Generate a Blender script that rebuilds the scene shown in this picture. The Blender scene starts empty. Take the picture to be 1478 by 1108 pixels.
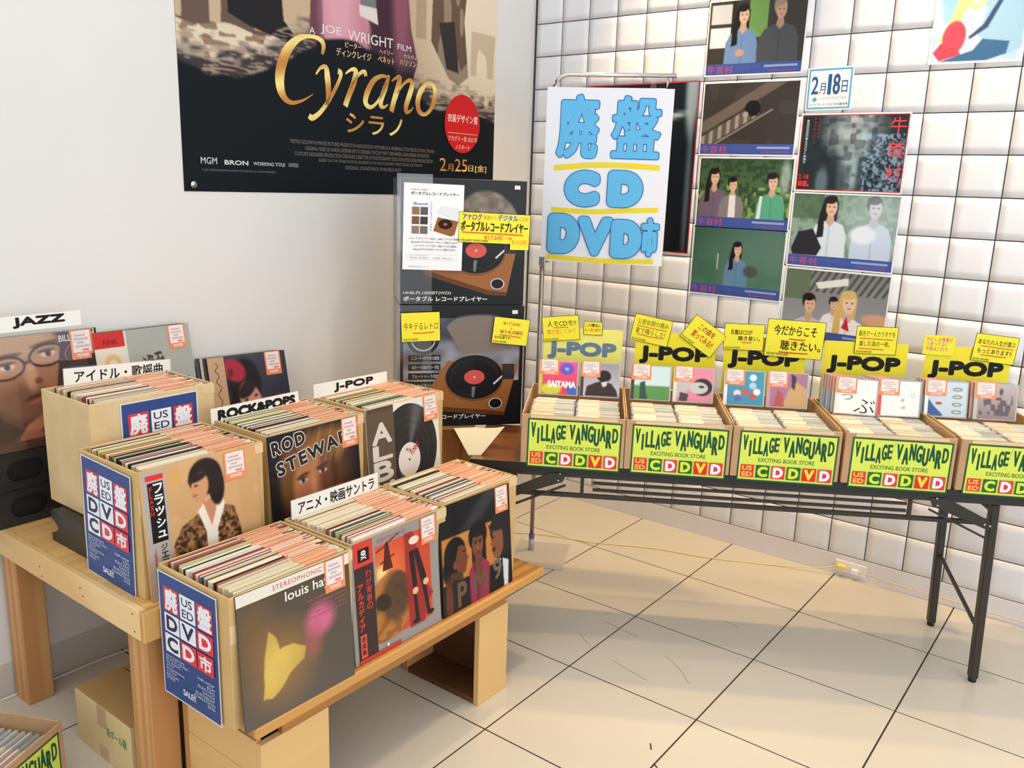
import bpy, bmesh, math, random
import numpy as np
from mathutils import Matrix, Vector, Euler
random.seed(7)
D = bpy.data; COL = bpy.context.scene.collection; SC = bpy.context.scene

# ------------------------------------------------------------------ camera, world, lights, exposure
cam = D.objects.new('camera', D.cameras.new('camera')); COL.objects.link(cam)
CR = ((0.794, -0.161, 0.586), (0.607, 0.160, -0.778), (0.032, 0.974, 0.225))
cam.matrix_world = Matrix.Translation((2.587, -3.546, 1.56)) @ Matrix(CR).to_quaternion().to_matrix().to_4x4()
cam.data.sensor_width = 36.0; cam.data.lens = 36.0*1240.7/1478; cam.data.clip_start = 0.05
SC.camera = cam
SC.view_settings.view_transform = 'Standard'; SC.view_settings.look = 'None'
SC.view_settings.gamma = 1.0; SC.view_settings.exposure = 0.12
SC.view_settings.use_curve_mapping = False
wd = D.worlds.new('world'); SC.world = wd; wd.use_nodes = True
wd.node_tree.nodes['Background'].inputs[0].default_value = (0.93, 0.96, 1.0, 1)
wd.node_tree.nodes['Background'].inputs[1].default_value = 0.98

def area(name, loc, target, sx, sy, power, col):
    l = D.lights.new(name, 'AREA'); l.shape = 'RECTANGLE'; l.size = sx; l.size_y = sy
    l.energy = power; l.color = col
    o = D.objects.new(name, l); COL.objects.link(o); o.location = loc
    o.rotation_euler = (Vector(target)-Vector(loc)).to_track_quat('-Z', 'Y').to_euler()
    return o
def spot(name, loc, target, power, col, ang=80, blend=0.8, r=0.05):
    l = D.lights.new(name, 'SPOT'); l.energy = power; l.color = col; l.spot_size = math.radians(ang)
    l.spot_blend = blend; l.shadow_soft_size = r
    o = D.objects.new(name, l); COL.objects.link(o); o.location = loc
    o.rotation_euler = (Vector(target)-Vector(loc)).to_track_quat('-Z', 'Y').to_euler()
    return o
area('window_light', (5.6, -3.2, 2.0), (0.8, -1.4, 0.8), 3.2, 2.4, 48, (0.90, 0.95, 1.0))
area('ceiling_light', (1.9, -3.4, 3.3), (1.4, -1.6, 0.6), 1.6, 1.2, 10, (1.0, 0.97, 0.93))
spot('corner_downlight', (0.75, -0.38, 3.1), (0.80, -0.45, 0.0), 125, (1.0, 0.68, 0.30), 75, 0.9, 0.04)
spot('wall_downlight', (1.75, -0.36, 3.1), (1.80, -0.42, 0.0), 92, (1.0, 0.68, 0.33), 75, 0.9, 0.04)
spot('right_downlight', (2.75, -0.38, 3.1), (2.80, -0.42, 0.0), 60, (1.0, 0.76, 0.46), 75, 0.9, 0.04)
spot('records_downlight', (1.6, -1.5, 3.1), (0.95, -1.9, 0.5), 60, (1.0, 0.80, 0.54), 70, 0.9, 0.06)

# ------------------------------------------------------------------ helpers
def lin(c):
    c = np.asarray(c, float)/255.0
    return np.where(c <= 0.04045, c/12.92, ((c+0.055)/1.055)**2.4)
def L4(c): r = lin(c); return (float(r[0]), float(r[1]), float(r[2]), 1.0)
MATS = {}
def mat(name, col, rough=0.5, metal=0.0, spec=0.5, grain=None, bump=0.0, scale=20, alpha=1.0, trans=0.0, coat=0.0, col2=None, stretch=(1, 1, 1)):
    if name in MATS: return MATS[name]
    m = D.materials.new(name); m.use_nodes = True; nt = m.node_tree; b = nt.nodes['Principled BSDF']
    b.inputs['Base Color'].default_value = L4(col); b.inputs['Roughness'].default_value = rough
    b.inputs['Metallic'].default_value = metal; b.inputs['Specular IOR Level'].default_value = spec
    b.inputs['Alpha'].default_value = alpha; b.inputs['Transmission Weight'].default_value = trans
    b.inputs['Coat Weight'].default_value = coat; b.inputs['Coat Roughness'].default_value = 0.08
    if grain:
        tc = nt.nodes.new('ShaderNodeTexCoord'); mp = nt.nodes.new('ShaderNodeMapping')
        mp.inputs['Scale'].default_value = stretch
        nt.links.new(tc.outputs['Object'], mp.inputs['Vector'])
        if grain == 'wave':
            t = nt.nodes.new('ShaderNodeTexWave'); t.wave_type = 'BANDS'; t.bands_direction = 'X'
            t.inputs['Scale'].default_value = scale; t.inputs['Distortion'].default_value = 5.0
            t.inputs['Detail'].default_value = 3; t.inputs['Detail Scale'].default_value = 0.7
            out = t.outputs['Fac']
        else:
            t = nt.nodes.new('ShaderNodeTexNoise'); t.inputs['Scale'].default_value = scale
            t.inputs['Detail'].default_value = 5; out = t.outputs['Fac']
        nt.links.new(mp.outputs[0], t.inputs['Vector'])
        r = nt.nodes.new('ShaderNodeValToRGB'); r.color_ramp.elements[0].position = 0.25; r.color_ramp.elements[1].position = 0.75
        r.color_ramp.elements[0].color = L4(col2 or [v*0.86 for v in col]); r.color_ramp.elements[1].color = L4(col)
        nt.links.new(out, r.inputs['Fac']); nt.links.new(r.outputs['Color'], b.inputs['Base Color'])
        if bump:
            bp = nt.nodes.new('ShaderNodeBump'); bp.inputs['Strength'].default_value = bump; bp.inputs['Distance'].default_value = 0.002
            nt.links.new(out, bp.inputs['Height']); nt.links.new(bp.outputs[0], b.inputs['Normal'])
    MATS[name] = m; return m
def print_mat(name, rough, coat=0.0):
    if name in MATS: return MATS[name]
    m = D.materials.new(name); m.use_nodes = True; nt = m.node_tree; b = nt.nodes['Principled BSDF']
    a = nt.nodes.new('ShaderNodeAttribute'); a.attribute_name = 'Col'
    nt.links.new(a.outputs['Color'], b.inputs['Base Color']); b.inputs['Roughness'].default_value = rough; b.inputs['Specular IOR Level'].default_value = 0.16
    b.inputs['Coat Weight'].default_value = coat; b.inputs['Coat Roughness'].default_value = 0.05
    MATS[name] = m; return m
PM_ = print_mat('printed_paper', 0.6); PG = print_mat('satin_print', 0.5, 0.0); PF = print_mat('plastic_film_print', 0.32, 0.12)
CARD = mat('cardboard', (214, 180, 122), 0.75, grain='noise', scale=9, col2=(198, 162, 104), bump=0.15)
CARD2 = mat('pale_cardboard', (222, 196, 150), 0.75, grain='noise', scale=9, col2=(206, 176, 128), bump=0.15)
CARDB = mat('brown_cardboard', (196, 158, 118), 0.8, grain='noise', scale=11, col2=(178, 140, 100), bump=0.15)
TAPE = mat('clear_tape', (224, 196, 150), 0.18, coat=0.6)
TAPEB = mat('brown_tape', (196, 160, 120), 0.25, coat=0.4)
PINE = mat('pine_wood', (216, 168, 98), 0.5, grain='wave', scale=7, col2=(190, 136, 70), bump=0.1, stretch=(1, 0.06, 1), coat=0.15)
PINEV = mat('pine_post_wood', (206, 156, 102), 0.55, grain='wave', scale=9, col2=(190, 136, 84), bump=0.1, stretch=(1, 1, 0.05))
PINEP = mat('pale_pine_panel', (236, 202, 144), 0.5, grain='wave', scale=6, col2=(222, 182, 120), bump=0.08, stretch=(0.05, 0.05, 1))
PLY = mat('plywood', (236, 192, 122), 0.5, grain='noise', scale=6, col2=(206, 156, 92), stretch=(6, 0.6, 1))
DARKW = mat('dark_brown_wood', (112, 74, 44), 0.6, grain='wave', scale=6, col2=(92, 58, 34), stretch=(0.1, 1, 1))  # darker brown for the inner boards of the bench legs
WALNUT = mat('walnut_laminate', (126, 78, 42), 0.32, grain='wave', scale=10, col2=(94, 54, 28), stretch=(0.06, 1, 1), coat=0.2)
BLKM = mat('black_enamelled_steel', (50, 46, 40), 0.38, metal=0.2)
BLKP = mat('black_plastic', (44, 42, 43), 0.38, grain='noise', scale=30, col2=(34, 33, 34))
BLKE = mat('black_edge', (24, 24, 26), 0.5)
CHROME = mat('chrome', (206, 204, 200), 0.16, metal=1.0)
STEEL = mat('satin_steel', (168, 160, 150), 0.3, metal=0.9)
WHITE = mat('white_card', (238, 236, 230), 0.6)
CREAM = mat('cream_paper', (242, 224, 180), 0.7)
WALLP = mat('painted_wall', (230, 227, 221), 0.85, grain='noise', scale=3, col2=(226, 223, 217))
TILE = mat('white_glazed_tile', (232, 232, 235), 0.38, coat=0.1)
GROUT = mat('dark_grout', (66, 62, 70), 0.9)
PLINTH = mat('white_plinth', (226, 222, 222), 0.5)
FTILE = mat('floor_tile_glaze', (212, 204, 188), 0.22, grain='noise', scale=2.2, col2=(205, 196, 179))
FGROUT = mat('floor_grout', (58, 40, 26), 0.9)
CLEAR = mat('clear_plastic', (235, 238, 240), 0.08, trans=0.0, alpha=0.07)
_nt = CLEAR.node_tree; _mx = _nt.nodes.new('ShaderNodeMixShader'); _tr = _nt.nodes.new('ShaderNodeBsdfTransparent'); _gl = _nt.nodes.new('ShaderNodeBsdfGlossy')
_gl.inputs['Roughness'].default_value = 0.06; _mx.inputs[0].default_value = 0.05
_nt.links.new(_tr.outputs[0], _mx.inputs[1]); _nt.links.new(_gl.outputs[0], _mx.inputs[2]); _nt.links.new(_mx.outputs[0], _nt.nodes['Material Output'].inputs['Surface'])
SLEEVEP = mat('clear_film', (240, 242, 245), 0.06, alpha=0.14)

def link(o, parent=None, M=None):
    COL.objects.link(o)
    if parent: o.parent = parent
    if M is not None:
        if parent: o.matrix_local = M
        else: o.matrix_world = M
    return o
def frame(loc, ang=0.0, lean=0.0, roll=0.0):
    return Matrix.Translation(loc) @ Matrix.Rotation(math.radians(ang), 4, 'Z') @ Matrix.Rotation(math.radians(-lean), 4, 'X') @ Matrix.Rotation(math.radians(roll), 4, 'Y')
def tag(o, label=None, cat=None, group=None, kind=None):
    if label: o['label'] = label
    if cat: o['category'] = cat
    if group: o['group'] = group
    if kind: o['kind'] = kind
    return o
def empty(name, M, label, cat, group=None):
    o = D.objects.new(name, None); o.empty_display_size = 0.05; link(o, None, M); return tag(o, label, cat, group)
def bm_obj(name, bm, m, parent=None, M=None, smooth=False):
    me = D.meshes.new(name); bm.normal_update(); bm.to_mesh(me); bm.free()
    if smooth: me.polygons.foreach_set('use_smooth', [True]*len(me.polygons))
    me.materials.append(m); o = D.objects.new(name, me); return link(o, parent, M)
def add_box(bm, b, bev=0.0, M=None):
    x0, x1, y0, y1, z0, z1 = b
    r = bmesh.ops.create_cube(bm, size=1.0)
    for v in r['verts']:
        v.co = Vector((x0+(v.co.x+.5)*(x1-x0), y0+(v.co.y+.5)*(y1-y0), z0+(v.co.z+.5)*(z1-z0)))
    if bev:
        es = list({e for v in r['verts'] for e in v.link_edges})
        r2 = bmesh.ops.bevel(bm, geom=es, offset=bev, segments=1, affect='EDGES'); vs = r2['verts']
        if M is not None:
            vv = {v for f in r2['faces'] for v in f.verts}; bmesh.ops.transform(bm, matrix=M, verts=list(vv))
    elif M is not None: bmesh.ops.transform(bm, matrix=M, verts=r['verts'])
def box(name, m, b, parent=None, M=None, bev=0.0):
    bm = bmesh.new(); add_box(bm, b, bev); return bm_obj(name, bm, m, parent, M)
def add_tube(bm, pts, r, n=10, cap=True):
    pts = [Vector(p) for p in pts]; rings = []
    up = Vector((0, 0, 1))
    for i, p in enumerate(pts):
        d = (pts[min(i+1, len(pts)-1)]-pts[max(i-1, 0)]).normalized()
        a = d.cross(up if abs(d.z) < 0.95 else Vector((1, 0, 0))).normalized(); b = d.cross(a)
        rings.append([bm.verts.new(p+(a*math.cos(t)+b*math.sin(t))*r) for t in [2*math.pi*k/n for k in range(n)]])
    for q, w in zip(rings, rings[1:]):
        for k in range(n): bm.faces.new((q[k], q[(k+1) % n], w[(k+1) % n], w[k]))
    if cap: bm.faces.new(rings[0][::-1]); bm.faces.new(rings[-1])
def tube(name, m, pts, r, parent=None, M=None, n=10):
    bm = bmesh.new(); add_tube(bm, pts, r, n); bmesh.ops.recalc_face_normals(bm, faces=bm.faces)
    return bm_obj(name, bm, m, parent, M, smooth=True)
def bar(name, m, p0, p1, w, t, parent=None, bev=0.0):
    p0 = Vector(p0); p1 = Vector(p1); d = p1-p0; L = d.length
    q = d.to_track_quat('Z', 'Y').to_matrix().to_4x4()
    bm = bmesh.new(); add_box(bm, (-w/2, w/2, -t/2, t/2, 0, L), bev, Matrix.Translation(p0) @ q)
    return bm_obj(name, bm, m, parent)
def prism(name, m, poly, y0, y1, parent=None, M=None):
    bm = bmesh.new(); a = [bm.verts.new((x, y0, z)) for x, z in poly]; b = [bm.verts.new((x, y1, z)) for x, z in poly]
    bm.faces.new(a); bm.faces.new(b[::-1])
    for k in range(len(poly)): bm.faces.new((a[k], b[k], b[(k+1) % len(poly)], a[(k+1) % len(poly)]))
    bmesh.ops.recalc_face_normals(bm, faces=bm.faces)
    return bm_obj(name, bm, m, parent, M)

# ------------------------------------------------------------------ painting helpers (vertex-coloured print)
def N(U, V, fx, fy, seed):
    rs = np.random.RandomState(seed); g = rs.rand(int(fy)+3, int(fx)+3)
    x = U*fx; y = V*fy; xi = np.clip(x.astype(int), 0, int(fx)+1); yi = np.clip(y.astype(int), 0, int(fy)+1)
    fx_ = x-xi; fy_ = y-yi; fx_ = fx_*fx_*(3-2*fx_); fy_ = fy_*fy_*(3-2*fy_)
    return (g[yi, xi]*(1-fx_)+g[yi, xi+1]*fx_)*(1-fy_)+(g[yi+1, xi]*(1-fx_)+g[yi+1, xi+1]*fx_)*fy_
def EL(U, V, cx, cy, rx, ry, s=0.12, a=0.0):
    c, n = math.cos(math.radians(a)), math.sin(math.radians(a)); x = U-cx; y = V-cy
    d = np.sqrt(((x*c+y*n)/rx)**2+((-x*n+y*c)/ry)**2); return np.clip((1-d)/s+0.5, 0, 1)
def PO(U, V, pts):
    ins = np.zeros(U.shape, bool); n = len(pts)
    for i in range(n):
        (x0, y0), (x1, y1) = pts[i], pts[(i+1) % n]
        if y0 == y1: continue
        cond = ((y0 > V) != (y1 > V)) & (U < (x1-x0)*(V-y0)/(y1-y0)+x0); ins ^= cond
    return ins.astype(float)
def BL(img, m, c):
    m = m[..., None] if m.ndim == 2 else m
    return img*(1-m)+np.asarray(c, float)*m
def FL(U, c): return np.ones(U.shape+(3,))*np.asarray(c, float)
def GR(U, V, c0, c1): return np.asarray(c0, float)*(1-V[..., None])+np.asarray(c1, float)*V[..., None]
def sst(a, b, x): t = np.clip((x-a)/(b-a), 0, 1); return t*t*(3-2*t)
TXT = {}
def text_mesh(s, bold, space=1.0, line=1.0, align='LEFT', res=3):
    k = (s, space, line, align, res)
    if k in TXT: return TXT[k]
    c = D.curves.new('t', 'FONT'); c.body = s; c.size = 1.0; c.offset = 0.0; c.resolution_u = res
    c.space_character = space; c.space_line = line; c.align_x = align
    o = D.objects.new('t', c); COL.objects.link(o); dg = bpy.context.evaluated_depsgraph_get()
    me = D.meshes.new_from_object(o.evaluated_get(dg))
    v = np.empty(len(me.vertices)*3); me.vertices.foreach_get('co', v); v = v.reshape(-1, 3)[:, :2]
    f = [tuple(p.vertices) for p in me.polygons]
    D.objects.remove(o); D.curves.remove(c); D.meshes.remove(me)
    if len(v) == 0: v = np.zeros((3, 2)); f = []
    mn = v.min(0); mx = v.max(0); v = (v-mn)/np.maximum(mx-mn, 1e-6)
    TXT[k] = (v, f, (mx-mn)); return TXT[k]
EPS = 0.00009
class Pr:
    """flat print: u 0..1 rightwards, v 0..1 downwards; built in the local x-z plane facing -y"""
    def __init__(s, w, h, paper=(240, 238, 232)):
        s.w, s.h = w, h; s.V = []; s.F = []; s.C = []; s.n = 0; s.l = 1; s.paper = paper
    def add(s, uv, faces, col, bump=True):
        uv = np.asarray(uv, float); y = -s.l*EPS
        if bump: s.l += 1
        P = np.stack([uv[:, 0]*s.w, np.full(len(uv), y), (1-uv[:, 1])*s.h], 1)
        c = col(uv[:, 0], uv[:, 1]) if callable(col) else np.tile(np.asarray(col, float), (len(uv), 1))
        s.V.append(P); s.F += [tuple(i+s.n for i in f) for f in faces]; s.C.append(lin(c)); s.n += len(uv)
    def rect(s, u0, v0, u1, v1, col, bump=True): s.add([(u0, v1), (u1, v1), (u1, v0), (u0, v0)], [(0, 1, 2, 3)], col, bump)
    def poly(s, pts, col): s.add(pts[::-1] if area2(pts) > 0 else pts, [tuple(range(len(pts)))], col)
    def ell(s, cu, cv, ru, rv, col, n=28):
        s.add([(cu+ru*math.cos(2*math.pi*k/n), cv-rv*math.sin(2*math.pi*k/n)) for k in range(n)], [tuple(range(n))], col)
    def text(s, t, u0, v0, u1, v1, col, bold=0.0, space=1.0, rot=0.0, shear=0.0, line=1.0, align='LEFT', fit=None, res=3, r_abs=None):
        v, f, wh = text_mesh(t, bold, space, line, align, res)
        x = v[:, 0]*(u1-u0)*s.w; z = v[:, 1]*(v1-v0)*s.h
        if fit: # keep proportions, centre in the box
            k = min((u1-u0)*s.w/wh[0], (v1-v0)*s.h/wh[1]); x = v[:, 0]*wh[0]*k; z = v[:, 1]*wh[1]*k
            x += ((u1-u0)*s.w-wh[0]*k)*{'l': 0, 'c': .5, 'r': 1}[fit]; z += ((v1-v0)*s.h-wh[1]*k)/2
        x = x+shear*z
        if rot:
            cx, cz = (u1-u0)*s.w/2, (v1-v0)*s.h/2; a = math.radians(rot); X = x-cx; Z = z-cz
            x = cx+X*math.cos(a)-Z*math.sin(a); z = cz+X*math.sin(a)+Z*math.cos(a)
        em = (v1-v0)*s.h/max(wh[1], 1e-3)
        if fit: em = k
        r = r_abs if r_abs is not None else bold*em*0.8
        if r > 0:
            nd = 6 if len(t) > 6 else 10
            if r/em > 0.03: nd = 14
            if r_abs and r_abs > .008: nd = 28
            sx = max(0.2, 1-2*r/max(x.max()-x.min(), 1e-5)); sz = max(0.2, 1-2*r/max(z.max()-z.min(), 1e-5))
            if r_abs is None: x = (x-x.min())*sx+x.min()+r; z = (z-z.min())*sz+z.min()+r
            l0 = s.l
            for q in range(nd):
                a = 2*math.pi*q/nd; s.l = l0+q*0.12
                s.add(np.stack([u0+(x+r*math.cos(a))/s.w, v1-(z+r*math.sin(a))/s.h], 1), f, col, False)
            if r/em > 0.045:
                for q in range(8):
                    a = 2*math.pi*q/8; s.l = l0+(nd+q)*0.12; s.add(np.stack([u0+(x+.5*r*math.cos(a))/s.w, v1-(z+.5*r*math.sin(a))/s.h], 1), f, col, False)
            s.l = l0+(nd+8)*0.12 if r/em > 0.045 else l0+nd*0.12
        s.add(np.stack([u0+x/s.w, v1-z/s.h], 1), f, col)
    def vtext(s, t, u0, v0, u1, v1, col, bold=0.0):
        n = len(t)
        for i, ch in enumerate(t):
            a = v0+(v1-v0)*i/n; b = v0+(v1-v0)*(i+0.88)/n
            if ch in 'ー': s.rect((u0+u1)/2-(u1-u0)*.06, a, (u0+u1)/2+(u1-u0)*.06, b, col)
            elif ch in '・': s.ell((u0+u1)/2, (a+b)/2, (u1-u0)*.09, (b-a)*.09, col, 10)
            elif ch == ' ': pass
            else:
                l0 = s.l; s.text(ch, u0, a, u1, b, col, bold, fit='c'); lm = s.l; s.l = l0
        s.l += 2.5
    def stroke(s, pts, wid, col, closed=False, sub=6):
        """smooth brush stroke, widths in the same unit as u*w (metres)"""
        P = np.array([(u*s.w, (1-v)*s.h) for u, v in pts]); W = np.array(wid, float)*np.ones(len(pts)); Q = []; R = []
        n = len(P)
        for i in range(n-1):
            p0, p1, p2, p3 = P[max(i-1, 0)], P[i], P[i+1], P[min(i+2, n-1)]
            for k in range(sub):
                t = k/sub
                Q.append(.5*((2*p1)+(-p0+p2)*t+(2*p0-5*p1+4*p2-p3)*t*t+(-p0+3*p1-3*p2+p3)*t**3)); R.append(W[i]*(1-t)+W[i+1]*t)
        Q.append(P[-1]); R.append(W[-1]); Q = np.array(Q); R = np.array(R)
        T = np.gradient(Q, axis=0); T /= np.maximum(np.linalg.norm(T, axis=1), 1e-9)[:, None]; Nn = np.stack([-T[:, 1], T[:, 0]], 1)
        A = Q+Nn*R[:, None]/2; B = Q-Nn*R[:, None]/2; m = len(Q)
        uv = np.concatenate([A, B]); uv = np.stack([uv[:, 0]/s.w, 1-uv[:, 1]/s.h], 1)
        s.add(uv, [(m+i, m+i+1, i+1, i) for i in range(m-1)], col)
    def line(s, u0, v0, u1, v1, t, col): s.stroke([(u0, v0), (u1, v1)], t, col, sub=1)
    def frame_(s, u0, v0, u1, v1, t, col):
        a = t/s.w; b = t/s.h
        s.rect(u0, v0, u1, v0+b, col, False); s.rect(u0, v1-b, u1, v1, col, False); s.rect(u0, v0+b, u0+a, v1-b, col, False); s.rect(u1-a, v0+b, u1, v1-b, col)
    def art(s, fn, u0, v0, u1, v1, nx, ny):
        nx = int(nx*1.35); ny = int(ny*1.35)
        U, V = np.meshgrid(np.linspace(0, 1, 2*nx+1), np.linspace(0, 1, 2*ny+1)); c = np.clip(fn(U, V), 0, 255)
        cp = np.pad(c, ((1, 1), (1, 1), (0, 0)), 'edge'); kx = cp[:, :-2]*.25+cp[:, 1:-1]*.5+cp[:, 2:]*.25; kx = kx[:-2]*.25+kx[1:-1]*.5+kx[2:]*.25
        c = kx[::2, ::2]; U = U[::2, ::2]; V = V[::2, ::2]
        uv = np.stack([u0+(u1-u0)*U.ravel(), v0+(v1-v0)*V.ravel()], 1); cc = c.reshape(-1, 3); w = nx+1
        fs = [(j*w+i, (j+1)*w+i, (j+1)*w+i+1, j*w+i+1) for j in range(ny) for i in range(nx)]
        s.add(uv, fs, lambda a, b: cc)
    def mesh(s, name, m, thick=0.0006):
        w, h, t = s.w, s.h, thick; pc = lin(s.paper)
        bv = np.array([(0, 0, 0), (w, 0, 0), (w, 0, h), (0, 0, h), (0, t, 0), (w, t, 0), (w, t, h), (0, t, h)])
        bf = [(0, 1, 2, 3), (5, 4, 7, 6), (4, 0, 3, 7), (1, 5, 6, 2), (3, 2, 6, 7), (4, 5, 1, 0)]
        V = np.concatenate([bv]+s.V); F = bf+[tuple(i+8 for i in f) for f in s.F]; C = np.concatenate([np.tile(pc, (8, 1))]+s.C)
        me = D.meshes.new(name); me.from_pydata(V.tolist(), [], F)
        at = me.color_attributes.new('Col', 'FLOAT_COLOR', 'POINT')
        at.data.foreach_set('color', np.concatenate([C, np.ones((len(C), 1))], 1).ravel().astype(np.float32))
        me.materials.append(m); return me
    def build(s, name, M, m=None, thick=0.0006, parent=None):
        return link(D.objects.new(name, s.mesh(name, m or PM_, thick)), parent, M)
def area2(p): return sum(p[i][0]*p[(i+1) % len(p)][1]-p[(i+1) % len(p)][0]*p[i][1] for i in range(len(p)))
K = (26, 24, 24); W_ = (244, 243, 240); RED = (214, 44, 40)

# ------------------------------------------------------------------ the setting
WA = -0.012   # wall_left plane
def struct(o): o['kind'] = 'structure'; return o
fl = struct(box('floor', FGROUT, (-0.15, 3.9, -4.4, 0.15, -0.06, -0.0010)))
DX, DY = 0.4617, 0.447
bm = bmesh.new(); add_box(bm, (0.0026, DX-0.0026, 0.0026, DY-0.0026, -0.012, 0.0), 0.0006); ftm = D.meshes.new('floor_tile'); bm.to_mesh(ftm); bm.free(); ftm.materials.append(FTILE)
for i in range(-1, 7):
    for j in range(10):
        x = 0.744+DX*(i-1); y = -DY*(j+1)
        if x+DX < 0.0: continue
        o = D.objects.new('floor_tile', ftm); link(o, fl, Matrix.Translation((x, y, 0)))
wl = struct(box('wall_left', WALLP, (WA-0.12, WA, -4.4, 0.12, 0.0, 3.1)))
struct(box('baseboard_left', mat('grey_baseboard', (206, 200, 192), 0.6), (WA, WA+0.006, -4.4, 0.0, 0.0, 0.108), bev=0.001))
wb = struct(box('wall_back', GROUT, (WA, 3.9, 0.0006, 0.14, 0.0, 3.1)))
struct(box('baseboard_back', PLINTH, (WA+0.004, 3.9, -0.0042, 0.0004, 0.0, 0.089), bev=0.001))
TS = 0.148
def tile_mesh(n=5):
    bm = bmesh.new(); g = 0.0022; w = TS-2*g; vs = []
    for j in range(n+1):
        for i in range(n+1):
            a, b = i/n, j/n; d = (1-abs(2*a-1)**3)*(1-abs(2*b-1)**3)
            vs.append(bm.verts.new((g+w*a, -0.0016-0.0030*d, g+w*b)))
    for j in range(n):
        for i in range(n):
            k = j*(n+1)+i; bm.faces.new((vs[k], vs[k+1], vs[k+n+2], vs[k+n+1]))
    rim = [(g, 0.0004, g), (g+w, 0.0004, g), (g+w, 0.0004, g+w), (g, 0.0004, g+w)]; r = [bm.verts.new(p) for p in rim]
    ed = [[vs[i] for i in range(n+1)], [vs[i*(n+1)+n] for i in range(n+1)], [vs[n*(n+1)+n-i] for i in range(n+1)], [vs[(n-i)*(n+1)] for i in range(n+1)]]
    for k, e in enumerate(ed): bm.faces.new([r[k], r[(k+1) % 4]]+e[::-1])
    me = D.meshes.new('wall_tile'); bm.normal_update()
    for f in bm.faces: f.smooth = len(f.verts) == 4
    bm.to_mesh(me); bm.free(); me.materials.append(TILE); return me
tm = tile_mesh()
for j in range(17):
    for i in range(17):
        link(D.objects.new('wall_tile', tm), wb, Matrix.Translation((i*TS, 0, 0.090+j*TS)))
bm = bmesh.new()
for j in range(20):
    for i in range(26):
        if j < 17 and i < 17: continue
        b2 = bmesh.new(); b2.from_mesh(tm); bmesh.ops.translate(b2, vec=(i*TS, 0, 0.090+j*TS), verts=b2.verts)
        t_ = D.meshes.new('x'); b2.to_mesh(t_); b2.free(); bm.from_mesh(t_); D.meshes.remove(t_)
o = bm_obj('wall_tile_field', bm, TILE, wb); o['kind'] = 'stuff'

# ------------------------------------------------------------------ rear low table and front bench
ANG = 90.0
t = empty('display_table', Matrix.Translation((0.4, -2.0, 0)), 'low pine display table against the plain wall with square posts', 'table')
def loc(b, o=(0.4, -2.0, 0)): return (b[0]-o[0], b[1]-o[0], b[2]-o[1], b[3]-o[1], b[4], b[5])
box('tabletop', PLY, loc((0.0, 0.800, -2.575, -1.41, 0.535, 0.560)), t, bev=0.001)
box('end_board', PINEP, loc((0.0, 0.800, -2.595, -2.576, 0.482, 0.560)), t, bev=0.0015)
box('front_board', PINE, loc((0.801, 0.818, -2.595, -1.41, 0.482, 0.560)), t, bev=0.0015)
for x0, y0 in ((0.008, -2.575), (0.700, -2.575), (0.008, -1.50), (0.700, -1.50)):
    box('leg', PINEV, loc((x0, x0+0.085, y0, y0+0.075, 0.0, 0.534)), t, bev=0.003)
for x, z in ((0.77, 0.545), (0.775, 0.500), (0.30, 0.52), (0.31, 0.495), (0.52, 0.53), (0.53, 0.51)):
    tube('screw', BLKE, [(x-0.4, -0.5955, z), (x-0.4, -0.5945, z)], 0.0025, t, n=8)
b = empty('display_bench', Matrix.Translation((0.95, -2.0, 0)), 'low pine bench on two box legs carrying the front row of record boxes', 'bench')
lb = lambda q: loc(q, (0.95, -2.0, 0))
box('seat_board', mat('oiled_pine', (206, 150, 78), 0.42, grain='wave', scale=8, col2=(182, 122, 56), stretch=(1, 0.05, 1), coat=0.2, bump=0.1), lb((0.80, 1.13, -2.52, -1.405, 0.325, 0.355)), b, bev=0.004)
box('apron', mat('oiled_pine2', (196, 142, 74), 0.45, grain='wave', scale=8, col2=(170, 114, 54), stretch=(1, 0.05, 1)), lb((1.100, 1.118, -2.44, -1.59, 0.297, 0.3245)), b, bev=0.002)
# far crate leg: open towards the camera-left; near crate leg: planked end
for k, (y0, y1, closed) in enumerate(((-1.715, -1.575, False), (-2.50, -2.30, True))):
    L = box('leg', PINEP, lb((1.098, 1.118, y0, y1, 0.0, 0.296)), b, bev=0.0015)
    box('back_panel', PINEV, lb((0.80, 0.82, y0, y1, 0.0, 0.324)), L, bev=0.001)
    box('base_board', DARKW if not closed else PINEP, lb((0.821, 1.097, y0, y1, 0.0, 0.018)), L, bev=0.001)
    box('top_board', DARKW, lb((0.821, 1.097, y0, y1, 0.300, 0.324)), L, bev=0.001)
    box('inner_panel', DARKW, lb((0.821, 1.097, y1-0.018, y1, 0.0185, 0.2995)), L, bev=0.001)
    if closed:
        for z0, z1 in ((0.019, 0.105), (0.107, 0.200), (0.202, 0.299)):
            box('plank', PINEP, lb((0.821, 1.097, y0, y0+0.016, z0, z1)), L, bev=0.0015)

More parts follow.
